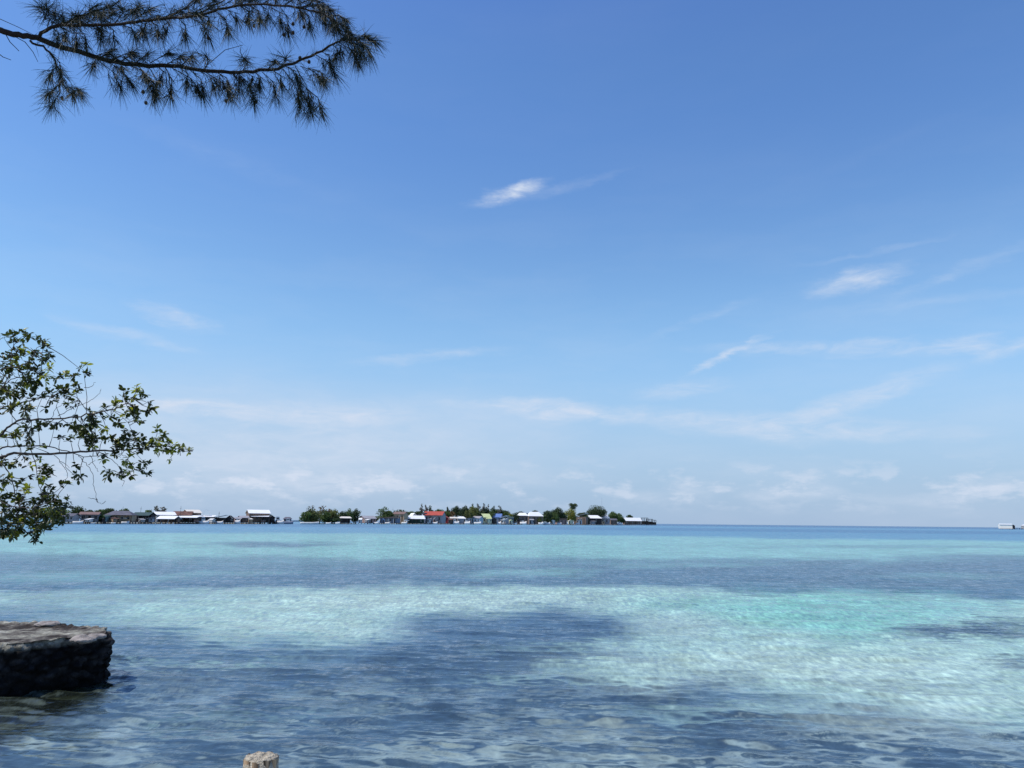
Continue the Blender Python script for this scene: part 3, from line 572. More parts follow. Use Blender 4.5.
# ------------------------------------------------------------------ mangrove, left edge
def mangrove():
    g = random.Random(5)
    bark = mat('mangrove_bark', (.085, .068, .055), .9, .35, 14, .5)
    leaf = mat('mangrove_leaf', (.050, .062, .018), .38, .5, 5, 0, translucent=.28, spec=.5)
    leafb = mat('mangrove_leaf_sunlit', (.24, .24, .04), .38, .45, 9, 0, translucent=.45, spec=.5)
    Yd = 6.6; px2m = Yd/F
    loc = Vector((-6.9, 6.9, -.5))
    root = thing('mangrove_tree', 'mangrove with small dark glossy leaves reaching in over the water from the left edge', 'tree', loc)
    P = lambda px, py, dz=0: at(px, py, Yd+dz)-loc
    tr = MB(); tr.tube([(0, 0, -.3), (.05, .02, .8), (.15, -.05, 1.8), (.1, .05, 3.0), (.2, 0, 4.2), (.3, .1, 5.4)], [.16, .13, .11, .09, .06, .02], 10)
    for k in range(7):
        a = 2*math.pi*k/7; tr.tube([(.04, 0, .9), (.35*math.cos(a), .35*math.sin(a), .75), (.62*math.cos(a), .62*math.sin(a), .2), (.7*math.cos(a), .7*math.sin(a), -.4)], [.035, .03, .027, .024], 6)
    tr.build('trunk', bark, root, True)
    hub = {0: Vector((.12, 0, 2.1)), 1: Vector((.1, .03, 2.7)), 2: Vector((.15, .02, 3.4)), 3: Vector((.12, 0, 1.6))}
    skel = []     # sample points for attaching twigs
    def br(pts, r0, r1, h=None, dz=(0, 0), main=True):
        n = len(pts); P3 = [P(x, y, dz[0]+(dz[1]-dz[0])*i/(n-1)) for i, (x, y) in enumerate(pts)]
        if h is not None: P3 = [hub[h]]+P3
        Q = curve(P3, 5, .004, g); m = len(Q)
        MB().tube(Q, [.8*(r0+(r1-r0)*i/(m-1)) for i in range(m)], 6).build('branch', bark, root, True)
        if main: skel.extend(Q)
    br([(-12,459),(0,457),(14,453.5),(60,454),(92,451),(125,450),(150,447),(166,446),(187,451)], .018, .003, 0)
    br([(-12,452),(0,449),(20,446),(45,446),(62,450),(84,456),(104,455)], .011, .003, 0, (.1, .3))
    br([(-14,450),(0,435),(10,426),(22,420),(50,419),(75,417),(100,412),(118,408),(130,400),(138,388)], .014, .003, 1, (-.1, -.2))
    br([(-14,420),(0,409),(20,403),(45,397),(66,393),(80,400)], .010, .003, 1, (.2, .1))
    br([(-12,405),(2,388),(8,376),(11,358),(14,345),(24,335)], .009, .002, 2, (0, .2))
    br([(2,388),(14,378),(30,378),(50,376),(68,379),(80,370),(85,364)], .005, .0015, None, (0, .2))
    br([(-10,372),(10,368),(28,362),(36,350),(44,342)], .008, .002, 2, (-.3, -.3))
    br([(-10,455),(2,464),(12,478),(16,498),(24,518),(34,536)], .009, .002, 3, (.2, .1))
    br([(-10,500),(8,505),(28,508),(50,502),(66,502)], .008, .002, 3, (-.2, -.3))
    br([(-10,525),(10,524),(30,522),(46,517),(60,510)], .008, .002, 3, (0, .1))
    br([(30,449),(36,465),(38,482),(44,498)], .005, .002, None, (.1, .1))
    br([(100,452),(112,460),(122,470),(131,474)], .004, .0015, None)
    br([(112,451),(124,455),(130,462),(134,470)], .003, .0015, None)
    br([(120,449),(138,456),(148,468)], .003, .0012, None)
    br([(112,410),(124,418),(132,430),(137,442)], .0035, .0015, None, (-.2, -.1))
    br([(150,447),(158,440),(164,434)], .003, .0012, None)
    # bare twigs
    for pts in ([(78,455),(86,463),(92,473),(94,487),(98,502),(102,504)], [(98,502),(96,498)], [(102,504),(106,501)], [(97,500),(88,497)], [(52,419),(54,411),(61,405)], [(58,417),(75,407),(88,402),(98,394),(101,389)], [(66,409),(78,404)], [(84,388),(92,386),(95,382)], [(55,455),(62,464),(67,472),(66,480),(60,487)], [(60,461),(70,467)], [(88,465),(96,461)], [(112,474),(124,480),(122,486)], [(90,455),(96,468),(98,472)]):
        br(pts, .0034, .0016, None, (0, .02), False)
    base = """4,338,4 14,334,4 24,334,5 31,336,4 44,340,5 36,341,3 12,342,4 22,343,4 14,350,6 22,352,5 31,354,7 43,348,4 46,352,3 42,357,5 48,360,4 9,358,6 17,360,4 30,362,3 37,366,4 12,371,5 20,370,6 30,368,4 2,366,4 49,368,4b 38,374,5 46,376,5b 58,378,4 68,373,5b 75,374,4 84,365,3b 79,368,2 84,374,4 28,381,7 36,385,6 40,381,4 22,384,4 2,388,4 3,395,5 16,394,6 10,391,4 25,397,4 34,398,4 42,398,4 49,393,4 56,395,4 62,390,6 66,396,5 76,390,7 74,401,4 69,406,3 54,400,3 8,406,5 12,410,7 26,410,5 29,409,4 1,403,4 24,419,4 75,415,3 90,414,5 49,423,4 58,423,4 68,424,3 92,423,5 74,427,5 80,428,6b 88,425,5 40,428,4 30,430,4 15,432,5b 28,437,4 28,432,4 39,428,4 16,436,4b 13,440,4 30,439,4 20,446,3 33,447,3 44,446,3 54,429,3 60,440,3 70,438,4 80,437,6 90,442,8 85,430,6 96,428,4b 22,455,4 17,463,4 2,462,5 9,466,5 28,465,3 39,460,3 46,467,6 48,475,6 44,470,4 39,476,4 41,483,4b 30,476,3 3,485,7 10,480,4 18,485,4 22,480,3 28,489,4b 26,492,3 48,489,4 75,466,4 75,476,5 81,479,4 63,486,4 67,484,3 2,497,4 10,495,4 20,500,4 46,498,7 54,497,5 53,505,7 60,505,6 67,500,4 66,507,5 42,505,5 33,502,4 38,512,7b 46,515,6 54,514,7 62,514,6 28,513,4 20,510,5 12,510,5 4,508,5 3,520,6 14,519,6 22,522,6 30,522,6b 38,522,6 46,522,5 50,528,4 38,530,5 30,532,5 34,538,4 36,541,3 22,528,4 14,532,5 6,530,6 12,537,4 2,537,3 93,414,6 92,424,5 104,407,3 112,405,3 116,407,5b 124,392,4 123,400,4 138,386,3b 137,391,5b 134,397,4 144,398,4 140,394,3 148,402,3 150,408,4 147,412,4 130,410,6 136,414,5 126,415,5 114,418,5 120,424,5 140,422,3 133,418,4 128,432,5 132,437,5 106,428,4b 95,427,4 94,442,8 103,439,5 112,441,5 119,439,5 126,441,6 135,442,6 141,443,7 139,450,5 122,447,6 113,448,5 102,455,5 116,454,4 128,459,5b 132,465,3 132,470,4b 124,473,5 119,475,4 110,474,6 130,476,3 143,462,3 149,463,2 143,469,3 148,473,4 150,446,5b 152,443,4b 157,434,4b 163,434,4b 165,438,3b 157,442,5b 163,446,4b 170,444,5b 172,449,4b 178,447,4b 180,452,3b 186,450,4b 190,452,2b 166,451,3b 172,459,2 158,449,4b"""
    cl = []
    for t in base.split():
        b = t.endswith('b'); x, y, r = [float(v) for v in t.rstrip('b').split(',')]; cl.append((x, y, r, b))
    for i in range(120):                                         # foliage beyond the left edge of the view
        cl.append((g.uniform(-130, -3), g.uniform(335, 545), g.uniform(3, 7), g.random() < .15))
    for i in range(22): cl.append((g.uniform(0, 62)*g.random()**.4, g.uniform(492, 532), g.uniform(3, 6), g.random() < .2))
    for i in range(14): cl.append((g.uniform(0, 50)*g.random()**.5, g.uniform(345, 440), g.uniform(3, 5), g.random() < .2))
    V = {0: [], 1: []}; Q = {0: [], 1: []}; tw = MB()
    sk = np.array([tuple(p) for p in skel])
    def leafmesh(k, p, d, ln, wd):
        d = d.normalized(); up = Vector((g.gauss(0, .45), g.gauss(0, .45), 1)); s = d.cross(up)
        if s.length < .1: return
        s.normalize(); u = s.cross(d)
        a = len(V[k]); fold = .18
        prof = [(0, .05), (.28, .8), (.6, 1.0), (.88, .55), (1, .02)]
        for (t, w_) in prof:
            c = p+d*ln*t-u*ln*.18*t*t
            V[k] += [tuple(c+s*wd*.5*w_+u*wd*fold*w_), tuple(c), tuple(c-s*wd*.5*w_+u*wd*fold*w_)]
        for i in range(len(prof)-1):
            b = a+3*i; Q[k] += [(b, b+1, b+4, b+3), (b+1, b+2, b+5, b+4)]
    for (x, y, r, b) in cl:
        c = P(x, y, g.uniform(-.22, .3) if x < 100 else g.uniform(-.12, .15))
        d2 = ((sk-np.array(tuple(c)))**2).sum(1); s = Vector(sk[int(d2.argmin())])
        if x > -2:
            mid = s.lerp(c, .5)+Vector((g.gauss(0, .02), g.gauss(0, .02), g.gauss(-.01, .02))); tw.tube([s, mid, c], [.0035, .0026, .0017], 4)
        n = max(1, int(r*r*.15+1.1))
        if x < -2: n = max(1, n//2)
        for k in range(n):
            o = c+Vector((g.gauss(0, 1), g.gauss(0, 1), g.gauss(0, 1)))*r*.43*px2m
            if (o-c).length > .015: tw.tube([c, o], [.0016, .0012], 3)
            ax = (o-s).normalized() if (o-s).length > .01 else Vector((1, 0, .2))
            ax = (ax+Vector((.2, 0, .25))).normalized()
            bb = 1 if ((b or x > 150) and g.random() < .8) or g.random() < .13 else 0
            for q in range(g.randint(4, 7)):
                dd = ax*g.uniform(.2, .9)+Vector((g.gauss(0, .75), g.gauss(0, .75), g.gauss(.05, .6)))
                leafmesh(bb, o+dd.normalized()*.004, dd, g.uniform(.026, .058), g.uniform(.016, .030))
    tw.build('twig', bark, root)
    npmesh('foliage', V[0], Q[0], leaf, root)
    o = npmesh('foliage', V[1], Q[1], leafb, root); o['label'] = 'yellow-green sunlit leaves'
mangrove()

# ------------------------------------------------------------------ the village across the water
def yw(px): return float(np.interp(px, [0, 60, 300, 450, 550, 650, 1000], [523.4, 523.8, 524.0, 524.3, 524.9, 525.3, 529.4]))
def spot(px, off=0):
    """point on the water line of the far shore at pixel column px, off metres behind it; and metres per pixel there"""
    p = ground(px, yw(px)); r = Vector((p.x, p.y, 0)).normalized(); q = p+r*off
    return Vector((q.x, q.y, 0)), depth(q)/F
def zof(px, py, q, s):
    return (proj((q.x, q.y, 0))[1]-py)*s
TIMBER = mat('weathered_timber', (.065, .055, .048), .9, .35, .5, streak=True)
DARKT = mat('dark_timber', (.03, .026, .024), .9, .4, .5, streak=True)
GLASS = mat('window_pane', (.02, .025, .03), .15, .2, 1, spec=.6)
WHITE = mat('white_paint', (.72, .71, .68), .6, .10, .4, streak=True)
def roofmat(n, c, var=.16): return mat(n, c, .7, var, .5, spec=.15)
RW = roofmat('white_metal_roof', (.80, .79, .76), .07); RC = roofmat('cream_metal_roof', (.70, .64, .54), .1); RG = roofmat('grey_metal_roof', (.13, .125, .145), .25)
RR = roofmat('red_metal_roof', (.42, .085, .06)); RO = roofmat('faded_orange_roof', (.21, .135, .115)); RB = roofmat('rusty_brown_roof', (.15, .08, .06), .5); RT_ = roofmat('teal_roof', (.055, .088, .082))
RY = roofmat('pale_yellow_green_roof', (.62, .66, .33)); RBL = roofmat('blue_roof', (.12, .20, .42)); RLG = roofmat('pale_grey_roof', (.33, .32, .33))
def wm(n, c, v=.25): return mat(n, c, .8, v, .35, streak=True)
WG = wm('grey_board_wall', (.34, .33, .34)); WB = wm('brown_board_wall', (.20, .135, .10)); WW = wm('white_board_wall', (.55, .54, .52), .15); WT = wm('tan_wall', (.42, .30, .19)); WR = wm('dark_red_wall', (.36, .035, .035))
WTE = wm('teal_grey_wall', (.14, .23, .24)); WD = wm('dark_board_wall', (.045, .04, .04)); WBL = wm('blue_grey_wall', (.17, .20, .26)); WY = wm('cream_wall', (.66, .62, .42), .12); WPI = wm('dusty_pink_wall', (.34, .22, .19)); WGR = wm('dark_green_wall', (.03, .06, .045))

def house(label, x0, x1, yr, ye, roof, wall, off=0, dp=7, style='gable', yb=None, name='stilt_house', cat='house', posts=5, porch=0.0, win=2, rot=0, postm=None, deck=True, over=.5, group='houses along the far shore', land=False):
    """x0,x1 roof ends, yr ridge, ye eave rows in the photo; the house is built round its own base on the far shore"""
    xc = (x0+x1)/2; q, s = spot(xc, off); w = (x1-x0)*s/2
    zr = zof(xc, yr, q, s); ze = zof(xc, ye, q, s); zd = .9 if not land else .35
    if ze < zd+.9: zd = max(.2, ze-1.0)
    az_ = math.atan2(q.x, q.y); rot = rot or random.Random(int(x0*13)).choice([-24, -15, -8, 6, 12, 20, 27])
    w /= (math.cos(R(abs(rot)))+.30*math.sin(R(abs(rot))))
    t = thing(name, label, cat, (q.x, q.y, 0), -az_+R(rot), group)
    hw = w-over; pm = postm or TIMBER
    if deck: MB().box(-w*.98, w*.98, -dp/2-1.2, dp/2, zd-.18, zd).build('deck', TIMBER, t)
    y0 = -dp/2+porch
    wl = MB().box(-hw, hw, y0, dp/2-.3, zd+.003, ze)
    th = .12
    def tri(x, ya, yb_, z0, z1): wl.add([(x-.04, ya, z0), (x-.04, yb_, z0), (x-.04, (ya+yb_)/2, z1), (x+.04, ya, z0), (x+.04, yb_, z0), (x+.04, (ya+yb_)/2, z1)], [(0, 2, 1), (3, 4, 5), (0, 1, 4, 3), (1, 2, 5, 4), (2, 0, 3, 5)])
    rf = MB(); ya, yb2 = -dp/2-.6, dp/2+.4; ym = (ya+yb2)/2
    if style == 'gable':
        rf.slab([(-w, ya, ze), (w, ya, ze), (w, ym, zr), (-w, ym, zr)], th); rf.slab([(-w, ym, zr), (w, ym, zr), (w, yb2, ze), (-w, yb2, ze)], th)
        for sx in (-hw+.05, hw-.05): tri(sx, y0, dp/2-.3, ze-.01, zr-.3)
    elif style == 'front':      # gable end towards the viewer
        rf.slab([(-w, ya, ze), (0, ya, zr), (0, yb2, zr), (-w, yb2, ze)], th); rf.slab([(0, ya, zr), (w, ya, ze), (w, yb2, ze), (0, yb2, zr)], th)
        wl.add([(-hw, y0, ze-.01), (hw, y0, ze-.01), (0, y0, zr-.2), (-hw, y0+.1, ze-.01), (hw, y0+.1, ze-.01), (0, y0+.1, zr-.2)], [(0, 1, 2), (5, 4, 3), (0, 2, 5, 3), (1, 4, 5, 2)])
    elif style == 'hip':
        k = min(w*.45, (yb2-ya)*.5)
        a, b, c, d, e, f = (-w, ya, ze), (w, ya, ze), (w, yb2, ze), (-w, yb2, ze), (-w+k, ym, zr), (w-k, ym, zr)
        rf.add([a, b, c, d, e, f], [(0, 1, 5, 4), (1, 2, 5), (2, 3, 4, 5), (3, 0, 4), (3, 2, 1, 0)])
    elif style == 'shed':
        rf.slab([(-w, ya, ze), (w, ya, ze), (w, yb2, zr), (-w, yb2, zr)], th)
    elif style == 'slant':      # falls away to the left
        rf.slab([(-w, ya, ze), (w, ya, zr), (w, yb2, zr), (-w, yb2, ze)], th)
    wobj = wl.build('wall', wall, t); rf.build('roof', roof, t)
    np_ = posts
    for k in range(np_):
        x = -w*.94+2*w*.94*k/max(1, np_-1)
        p = MB().box(x-.17, x+.17, -dp/2-1.1, -dp/2-.8, -1.2, zd-.182); p.build('pile', pm, t)
        if (porch > 0 or style == 'shed') and k % 2 == 0: MB().box(x-.08, x+.08, -dp/2-.40, -dp/2-.24, zd+.002, ze-.02).build('porch_post', pm, t)
    g = random.Random(int(x0*7+yr)); hh = ze-zd
    if hh > .9 and w > 1.2 and win >= 0:
        xs = np.linspace(-hw*.68, hw*.68, win+1); dpos = g.randrange(win+1)
        ww = min(.55, hw/(win+1)*.55)
        for i, x in enumerate(xs):
            if i == dpos: MB().box(x-ww*.8, x+ww*.8, y0-.05, y0-.004, zd+.01, zd+hh*.82).build('door', DARKT if g.random() < .6 else TIMBER, t)
            else:
                f = MB().box(x-ww, x+ww, y0-.07, y0-.004, zd+hh*.40, zd+hh*.80).build('window', WHITE if g.random() < .5 else DARKT, t)
                MB().box(x-ww*.82, x+ww*.82, y0-.09, y0-.072, zd+hh*.44, zd+hh*.76).build('pane', GLASS, f)
    return t

house('weathered grey plank hut with low grey roof, nearest the mangrove foliage', 65, 77, 513.5, 516.2, RG, WG, 3, 6, posts=4)
house('grey-white house with faded orange roof and dark open porch near the village\'s left end', 80, 99, 512.0, 514.6, RO, WG, 3, 8, posts=6, porch=2.4)
house('small teal-grey shed with flat low roof between the orange roof and the wide grey roof', 97.5, 109, 515.2, 516.6, RT_, WTE, 0, 5, 'shed', posts=4)
house('wide house with purplish grey hipped roof and tan boards, left part of the village', 107, 134, 511.0, 515.2, RG, WT, 2, 9, 'hip', posts=7, porch=2.0, win=3)
house('dark stilt boathouse under a long teal green roof', 134, 153, 512.4, 515.6, RT_, WD, 2, 8, posts=7, porch=3, win=3, postm=TIMBER)
house('two-storey white-walled house with bright white roof, behind the lower white-roofed boathouse', 153, 173.5, 511.9, 515.0, RW, WW, 9, 8, posts=5)
house('low boathouse with white roof and white posts in front of the two-storey white house', 159, 178.4, 516.0, 518.9, RW, WB, -1, 7, posts=4, porch=4, postm=WHITE)
house('house with rust-brown roof set behind the row of white roofs', 173, 192, 511.4, 515.4, RB, WPI, 12, 8, posts=4, group='houses along the far shore')
house('house with tall cream upper roof rising above the rust-brown roof', 183.5, 198.5, 509.8, 513.0, RC, WB, 16, 8, posts=4)
house('long dark boathouse with thin white roof left of the white cabin boat', 177.8, 199, 515.4, 517.6, RW, WD, 1, 8, 'shed', posts=7, porch=3, win=3)
house('open dark boathouse with white roof behind the white cabin boat', 199, 214.5, 515.2, 516.9, RW, WD, 4, 8, 'shed', posts=5, porch=3)
house('white-roofed dark boathouse standing left of the black gabled hut', 214, 226.5, 515.0, 517.8, RW, WD, 1, 7, 'slant', posts=4, porch=2)
house('black hut with its dark gable end facing the water', 225.5, 234, 515.6, 519.0, DARKT, WD, -1, 6, 'front', posts=4, win=1)
house('small brown and white hut beside the black gabled hut', 233, 240.5, 517.2, 518.8, RLG, WPI, 1, 5, posts=3, win=1)
house('pale grey roofed hut just left of the tall white-roofed house', 238, 248, 515.8, 517.8, RLG, WB, 3, 6, posts=4)
house('tall two-storey house with bright flat white roof and brown upper wall', 246, 268.5, 509.9, 513.5, RW, WB, 4, 9, posts=5, win=3)
house('lower dark boathouse with white veranda roof below the tall white-roofed house', 251.5, 269, 515.3, 516.6, RW, WD, -3, 6, 'shed', posts=6, porch=3.5)
house('small dark stilt hut right of the tall white-roofed house', 267.5, 274.5, 515.9, 518.0, DARKT, WD, -1, 5, 'front', posts=3, win=1)
house('narrow blue-grey hut at the right end of the left village row', 283, 291.5, 517.0, 519.0, RG, WBL, 1, 5, 'hip', posts=4, win=1)
house('white-roofed shelter half hidden among the trees of the wooded islet', 339, 351, 516.6, 518.2, RC, WD, -5, 4, 'shed', posts=4, win=1, porch=2)
house('tiny white hut at the right tip of the wooded islet', 358.6, 362.2, 518.0, 519.6, RW, WW, -4, 3, posts=2, win=1, over=.2)
house('low long house with pinkish grey roof right of the wooded islet', 360, 374.5, 515.8, 518.6, RLG, WPI, 4, 9, posts=5, win=3)
house('dark stilt house with blue-grey walls and pale posts under the feathery tree', 379, 400, 516.6, 518.2, DARKT, WBL, 0, 8, 'shed', posts=8, porch=2, postm=WHITE, win=3)
house('tan brick two-storey house below the domed tree', 393.5, 407, 511.9, 514.2, RO, WT, 7, 8, posts=4, win=3)
house('boathouse with wide white roof and dark green walls left of the red roof', 402, 424.5, 515.6, 518.9, RW, WGR, -1, 9, posts=6, win=3, porch=1.5)
house('small house with peaked white roof behind the wide white boathouse roof', 409.5, 415.5, 513.2, 516.2, RW, WG, 10, 8, 'front', posts=3, win=1)
house('house with sloping off-white roof tucked against the red-roofed house', 413.5, 426, 512.9, 515.9, RLG, WG, 8, 9, 'slant', posts=4)
house('large house with long red roof and pale grey walls', 424, 445, 511.5, 515.4, RR, WG, 3, 14, posts=6, win=4, porch=1.5, rot=-14)
house('dark red gabled wing at the right of the long red roof', 437.5, 448.8, 514.9, 518.0, RR, WR, -2, 8, 'front', posts=4, win=2)
house('low tan-roofed hut right of the dark red gable', 449, 457, 517.0, 518.4, RC, WB, 0, 6, posts=4, win=1)
house('small hut with rounded white roof below the dark trees', 456.5, 465.5, 516.6, 518.6, RW, WG, 2, 7, 'hip', posts=4, win=1)
house('pale blue house left of the yellow-green roof', 471.5, 482.5, 516.2, 518.3, RLG, wm('pale_blue_wall', (.42, .50, .55), .15), 1, 8, posts=4, win=2)
house('house with yellow-green roof and cream walls in the middle of the right village', 480, 489.8, 513.8, 517.4, RY, WY, 6, 8, posts=4)
house('small cream cube of a hut below the yellow-green roof', 485.5, 491.5, 517.6, 518.6, RY, WY, -2, 5, posts=3, win=1, over=.15)
house('house with blue roof behind the slanting white roof', 492, 502.5, 513.8, 517.4, RBL, WBL, 9, 8, posts=4)
house('grey hut under a slanting white roof that climbs to the right', 497, 508.5, 515.6, 519.4, RW, WG, 0, 8, 'slant', posts=5, win=2)
house('small hut with teal roof at the left of the dark thicket', 506.5, 513.5, 516.6, 518.0, RT_, WBL, 1, 6, posts=3, win=1)
house('left half of the pair of white-roofed houses, hipped roof and brown wall', 516.8, 528, 512.9, 515.8, RW, WB, 2, 9, 'hip', posts=5, win=2)
house('right half of the pair of white-roofed houses, long white roof with a peak', 526, 542.8, 512.0, 516.3, RW, WB, 1, 10, 'hip', posts=6, win=3)
house('house with sloping white roof beside the tall palm', 574, 588, 513.4, 517.0, RW, WB, 6, 10, 'slant', posts=5, win=3)
house('long low white-roofed house under the big domed tree', 584, 602, 515.4, 518.4, RW, WD, 1, 10, 'hip', posts=7, win=4, porch=2)
house('house with white roof right below the domed tree, next to green bushes', 597.5, 609.8, 514.9, 518.4, RW, WG, 4, 10, 'hip', posts=4, win=2)
house('long white-roofed boathouse at the right end of the village', 622, 641.5, 517.8, 521.0, RW, WB, -2, 10, posts=9, win=4, porch=2)
house('small hut with dark roof in front of the bushes, left of the long white boathouse', 609, 617, 518.6, 520.2, RG, WB, 0, 6, posts=4, win=1)
house('dark low shack with pale boards between the big trees and the palm', 555, 567, 518.0, 519.6, DARKT, WPI, 0, 6, posts=5, win=2)
# smaller sheds and lean-tos squeezed along the waterfront
for (lb, x0, x1, yr, ye, rf_, wl_, st) in (
 ('little white shed on piles before the orange-roofed house', 86.5, 91, 518.4, 519.4, RW, WW, 'shed'),
 ('narrow dark latrine hut over the water beside the teal-grey shed', 101, 104, 518.0, 519.0, DARKT, WD, 'front'),
 ('low brown shed under the eaves of the purplish grey roof, left side', 110, 116.5, 517.4, 518.6, RB, WT, 'shed'),
 ('small white-fronted shed before the teal roofed boathouse', 139, 144, 518.6, 519.6, RLG, WW, 'shed'),
 ('small grey shed tight against the two-storey white house', 147.5, 153.5, 517.2, 518.6, RLG, WG, 'slant'),
 ('tiny brown shed between the long dark boathouse and the white cabin boat', 193, 198, 518.8, 519.8, RB, WPI, 'front'),
 ('tiny white kiosk below the open boathouse roof', 209.5, 213.5, 518.6, 519.6, RW, WW, 'front'),
 ('low tan shed at the foot of the tall white-roofed house', 247.5, 252, 518.2, 519.2, RC, WT, 'shed'),
 ('tiny pinkish shed under the veranda roof of the tall house', 261.5, 266, 519.4, 520.2, RLG, WPI, 'shed'),
 ('small pale shed before the pinkish grey roofed house', 365, 369.5, 519.0, 520.0, RW, WG, 'slant'),
 ('small blue shed at the left foot of the dark stilt house', 380, 384.5, 518.8, 519.8, RBL, WBL, 'front'),
 ('little pink shed at the right foot of the dark stilt house', 395.5, 400, 518.4, 519.6, RO, WPI, 'front'),
 ('small white hut below the wide white boathouse roof, left end', 403, 408, 519.6, 520.4, RW, WW, 'shed'),
 ('low pale shed before the long red roof, left one', 426, 431.5, 518.4, 519.6, RLG, WW, 'slant'),
 ('low pale shed before the long red roof, right one', 433, 437.5, 517.8, 519.0, RW, WPI, 'front'),
 ('brown shed between the dark red gable and the dark thicket', 448, 452.5, 518.8, 519.8, RB, WB, 'shed'),
 ('grey tin shed between the round white roof and the pale blue house', 466.5, 471.5, 517.0, 518.4, RG, WG, 'slant'),
 ('dark shed between the cream cube hut and the slanting white roof', 491.5, 496.5, 518.0, 519.2, DARKT, WD, 'front'),
 ('small white shed before the slanting white roof', 502, 506.5, 519.6, 520.4, RW, WW, 'slant'),
 ('small yellow-green shed before the teal-roofed hut', 508.5, 512.5, 519.8, 520.6, RY, WY, 'front'),
 ('dark lean-to below the left half of the white-roofed pair', 517.5, 522.5, 518.8, 519.8, RG, WD, 'slant'),
 ('small pale lean-to below the right half of the white-roofed pair', 529, 534, 519.0, 520.0, RLG, WG, 'shed'),
 ('small white shed at the foot of the big clump of trees', 551, 555, 520.0, 520.8, RW, WW, 'front'),
 ('pale cream base hut at the foot of the tall palm', 568, 573, 519.8, 520.8, RC, WY, 'front'),
 ('low white shed before the house beside the palm', 577, 582, 519.2, 520.2, RW, WW, 'slant'),
 ('grey shed before the long low white-roofed house', 590, 595.5, 520.4, 521.4, RG, WG, 'shed'),
 ('small tan shed before the house right below the domed tree', 600, 605, 520.4, 521.4, RC, WT, 'slant')):
    house(lb, x0, x1, yr, ye, rf_, wl_, -5, 4, st, posts=3, win=1, over=.15, name='waterfront_shed', group='sheds squeezed along the waterfront')
# right-hand building out on the water
tH = house('solitary white box-shaped building on a dark platform, far right', 999.8, 1011.4, 523.9, 524.5, RW, wm('bright_white_wall', (.88, .82, .70), .06), 4, 8, 'gable', posts=6, win=-1, rot=9, name='pier_house', group=None, over=.1)
house('small dark hut attached at the right of the solitary white building', 1011.3, 1014.2, 524.9, 526.0, DARKT, WD, 4, 5, 'front', posts=3, win=1, name='pier_house', group=None, over=.1)
house('narrow white hut at the right edge of the view on the same pier', 1022.6, 1034, 524.8, 525.6, RW, WW, 4, 6, 'shed', posts=3, win=1, name='pier_house', group=None, over=.1)

# arched white canopy
def canopy():
    q, s = spot(206, 6); t = thing('arched_canopy', 'small white arched canopy above the boathouse roofs', 'canopy', (q.x, q.y, 0), -math.atan2(q.x, q.y))
    z0 = zof(206, 514, q, s); z1 = zof(206, 510, q, s); w = 3*s; m = MB(); n = 10; pts = []
    for k in range(n+1):
        a = math.pi*k/n; pts.append((-w*math.cos(a), z0+(z1-z0)*math.sin(a)))
    for (xa, za), (xb, zb) in zip(pts[:-1], pts[1:]): m.slab([(xa, -1.5, za), (xb, -1.5, zb), (xb, 1.5, zb), (xa, 1.5, za)], .1)
    m.build('cover', RW, t)
    for sx in (-1, 1):
        for sy in (-1.4, 1.4): MB().box(sx*w*.96-.07, sx*w*.96+.07, sy-.07, sy+.07, -1, z0).build('post', WHITE, t)
canopy()

def dock(label, x0, x1, ytop, off, n, roof=False, long_=3, mt=DARKT):
    xc = (x0+x1)/2; q, s = spot(xc, off); w = (x1-x0)*s/2; t = thing('timber_dock', label, 'dock', (q.x, q.y, 0), -math.atan2(q.x, q.y), 'timber docks')
    zt = zof(xc, ytop, q, s); zd = .9
    m = MB(); x = -w
    while x < w: m.box(x, min(w, x+.5), -long_, long_, zd-.12, zd); x += .53
    m.build('deck', TIMBER, t)
    for i in range(n):
        x = -w+2*w*i/(n-1)
        for sy in (-1, 1): MB().box(x-.38, x+.38, sy*long_-.25, sy*long_+.25, -1.2, zt if i % 2 == 0 or roof else zd+.6).build('pile', mt, t)
    if roof:
        MB().box(-w-.2, w+.2, -long_-.3, long_+.3, zt+.003, zt+.5).build('roof_frame', mt, t)
        r = MB(); r.box(-w, w, long_-.3, long_-.12, zd+.01, (zt+zd)/2+.5); r.build('back_boards', mt, t)  # dark back boards added so the open frame reads darker
    return t
dock('dark open boat shed frame next to the long white boathouse, right end of the village', 641.5, 648, 518.2, -2, 5, True)
dock('lower dark pile dock with a roofed middle, second from the tip of the village', 647, 652.8, 519.4, -1, 5, True)
dock('last dark pile platform at the very tip of the village', 651.5, 656, 520.4, 0, 4, True, 2.5)
dock('dark low pile dock between the white cabin boats and the tall white-roofed house', 269, 276, 520, -3, 5)
dock('long thin pier running off to the right edge from the solitary white building', 1012, 1040, 528.2, 3, 14)

# low islands the village stands on
landm = mat('island_ground', (.16, .14, .09), .95, .35, .12)
def island(name, x0, x1, o0, o1):
    n = 60; V = []; Q = []; rows = 10
    for j in range(rows):
        for i in range(n):
            px = x0+(x1-x0)*i/(n-1); e = min(1, min(i, n-1-i)/5)
            o = o0+(o1-o0)*j/(rows-1)+(1-e)*(o1-o0)*.4*(1-2*j/(rows-1)); q, s = spot(px, o)
            z = -.8+1.25*e*math.sin(math.pi*min(1, max(0, (j+.2)/(rows-.6))))**.4*(1+.2*noise.noise(Vector((q.x*.05, q.y*.05, 0)))); V.append((q.x, q.y, z))
    for j in range(rows-1):
        for i in range(n-1): a = j*n+i; Q.append((a, a+1, a+1+n, a+n))
    tag(npmesh(name, V, Q, landm, smooth=True), kind='structure')
island('island', -120, 292, 4, 60); island('island', 300, 361, -2, 40); island('island', 357, 655, 4, 70)
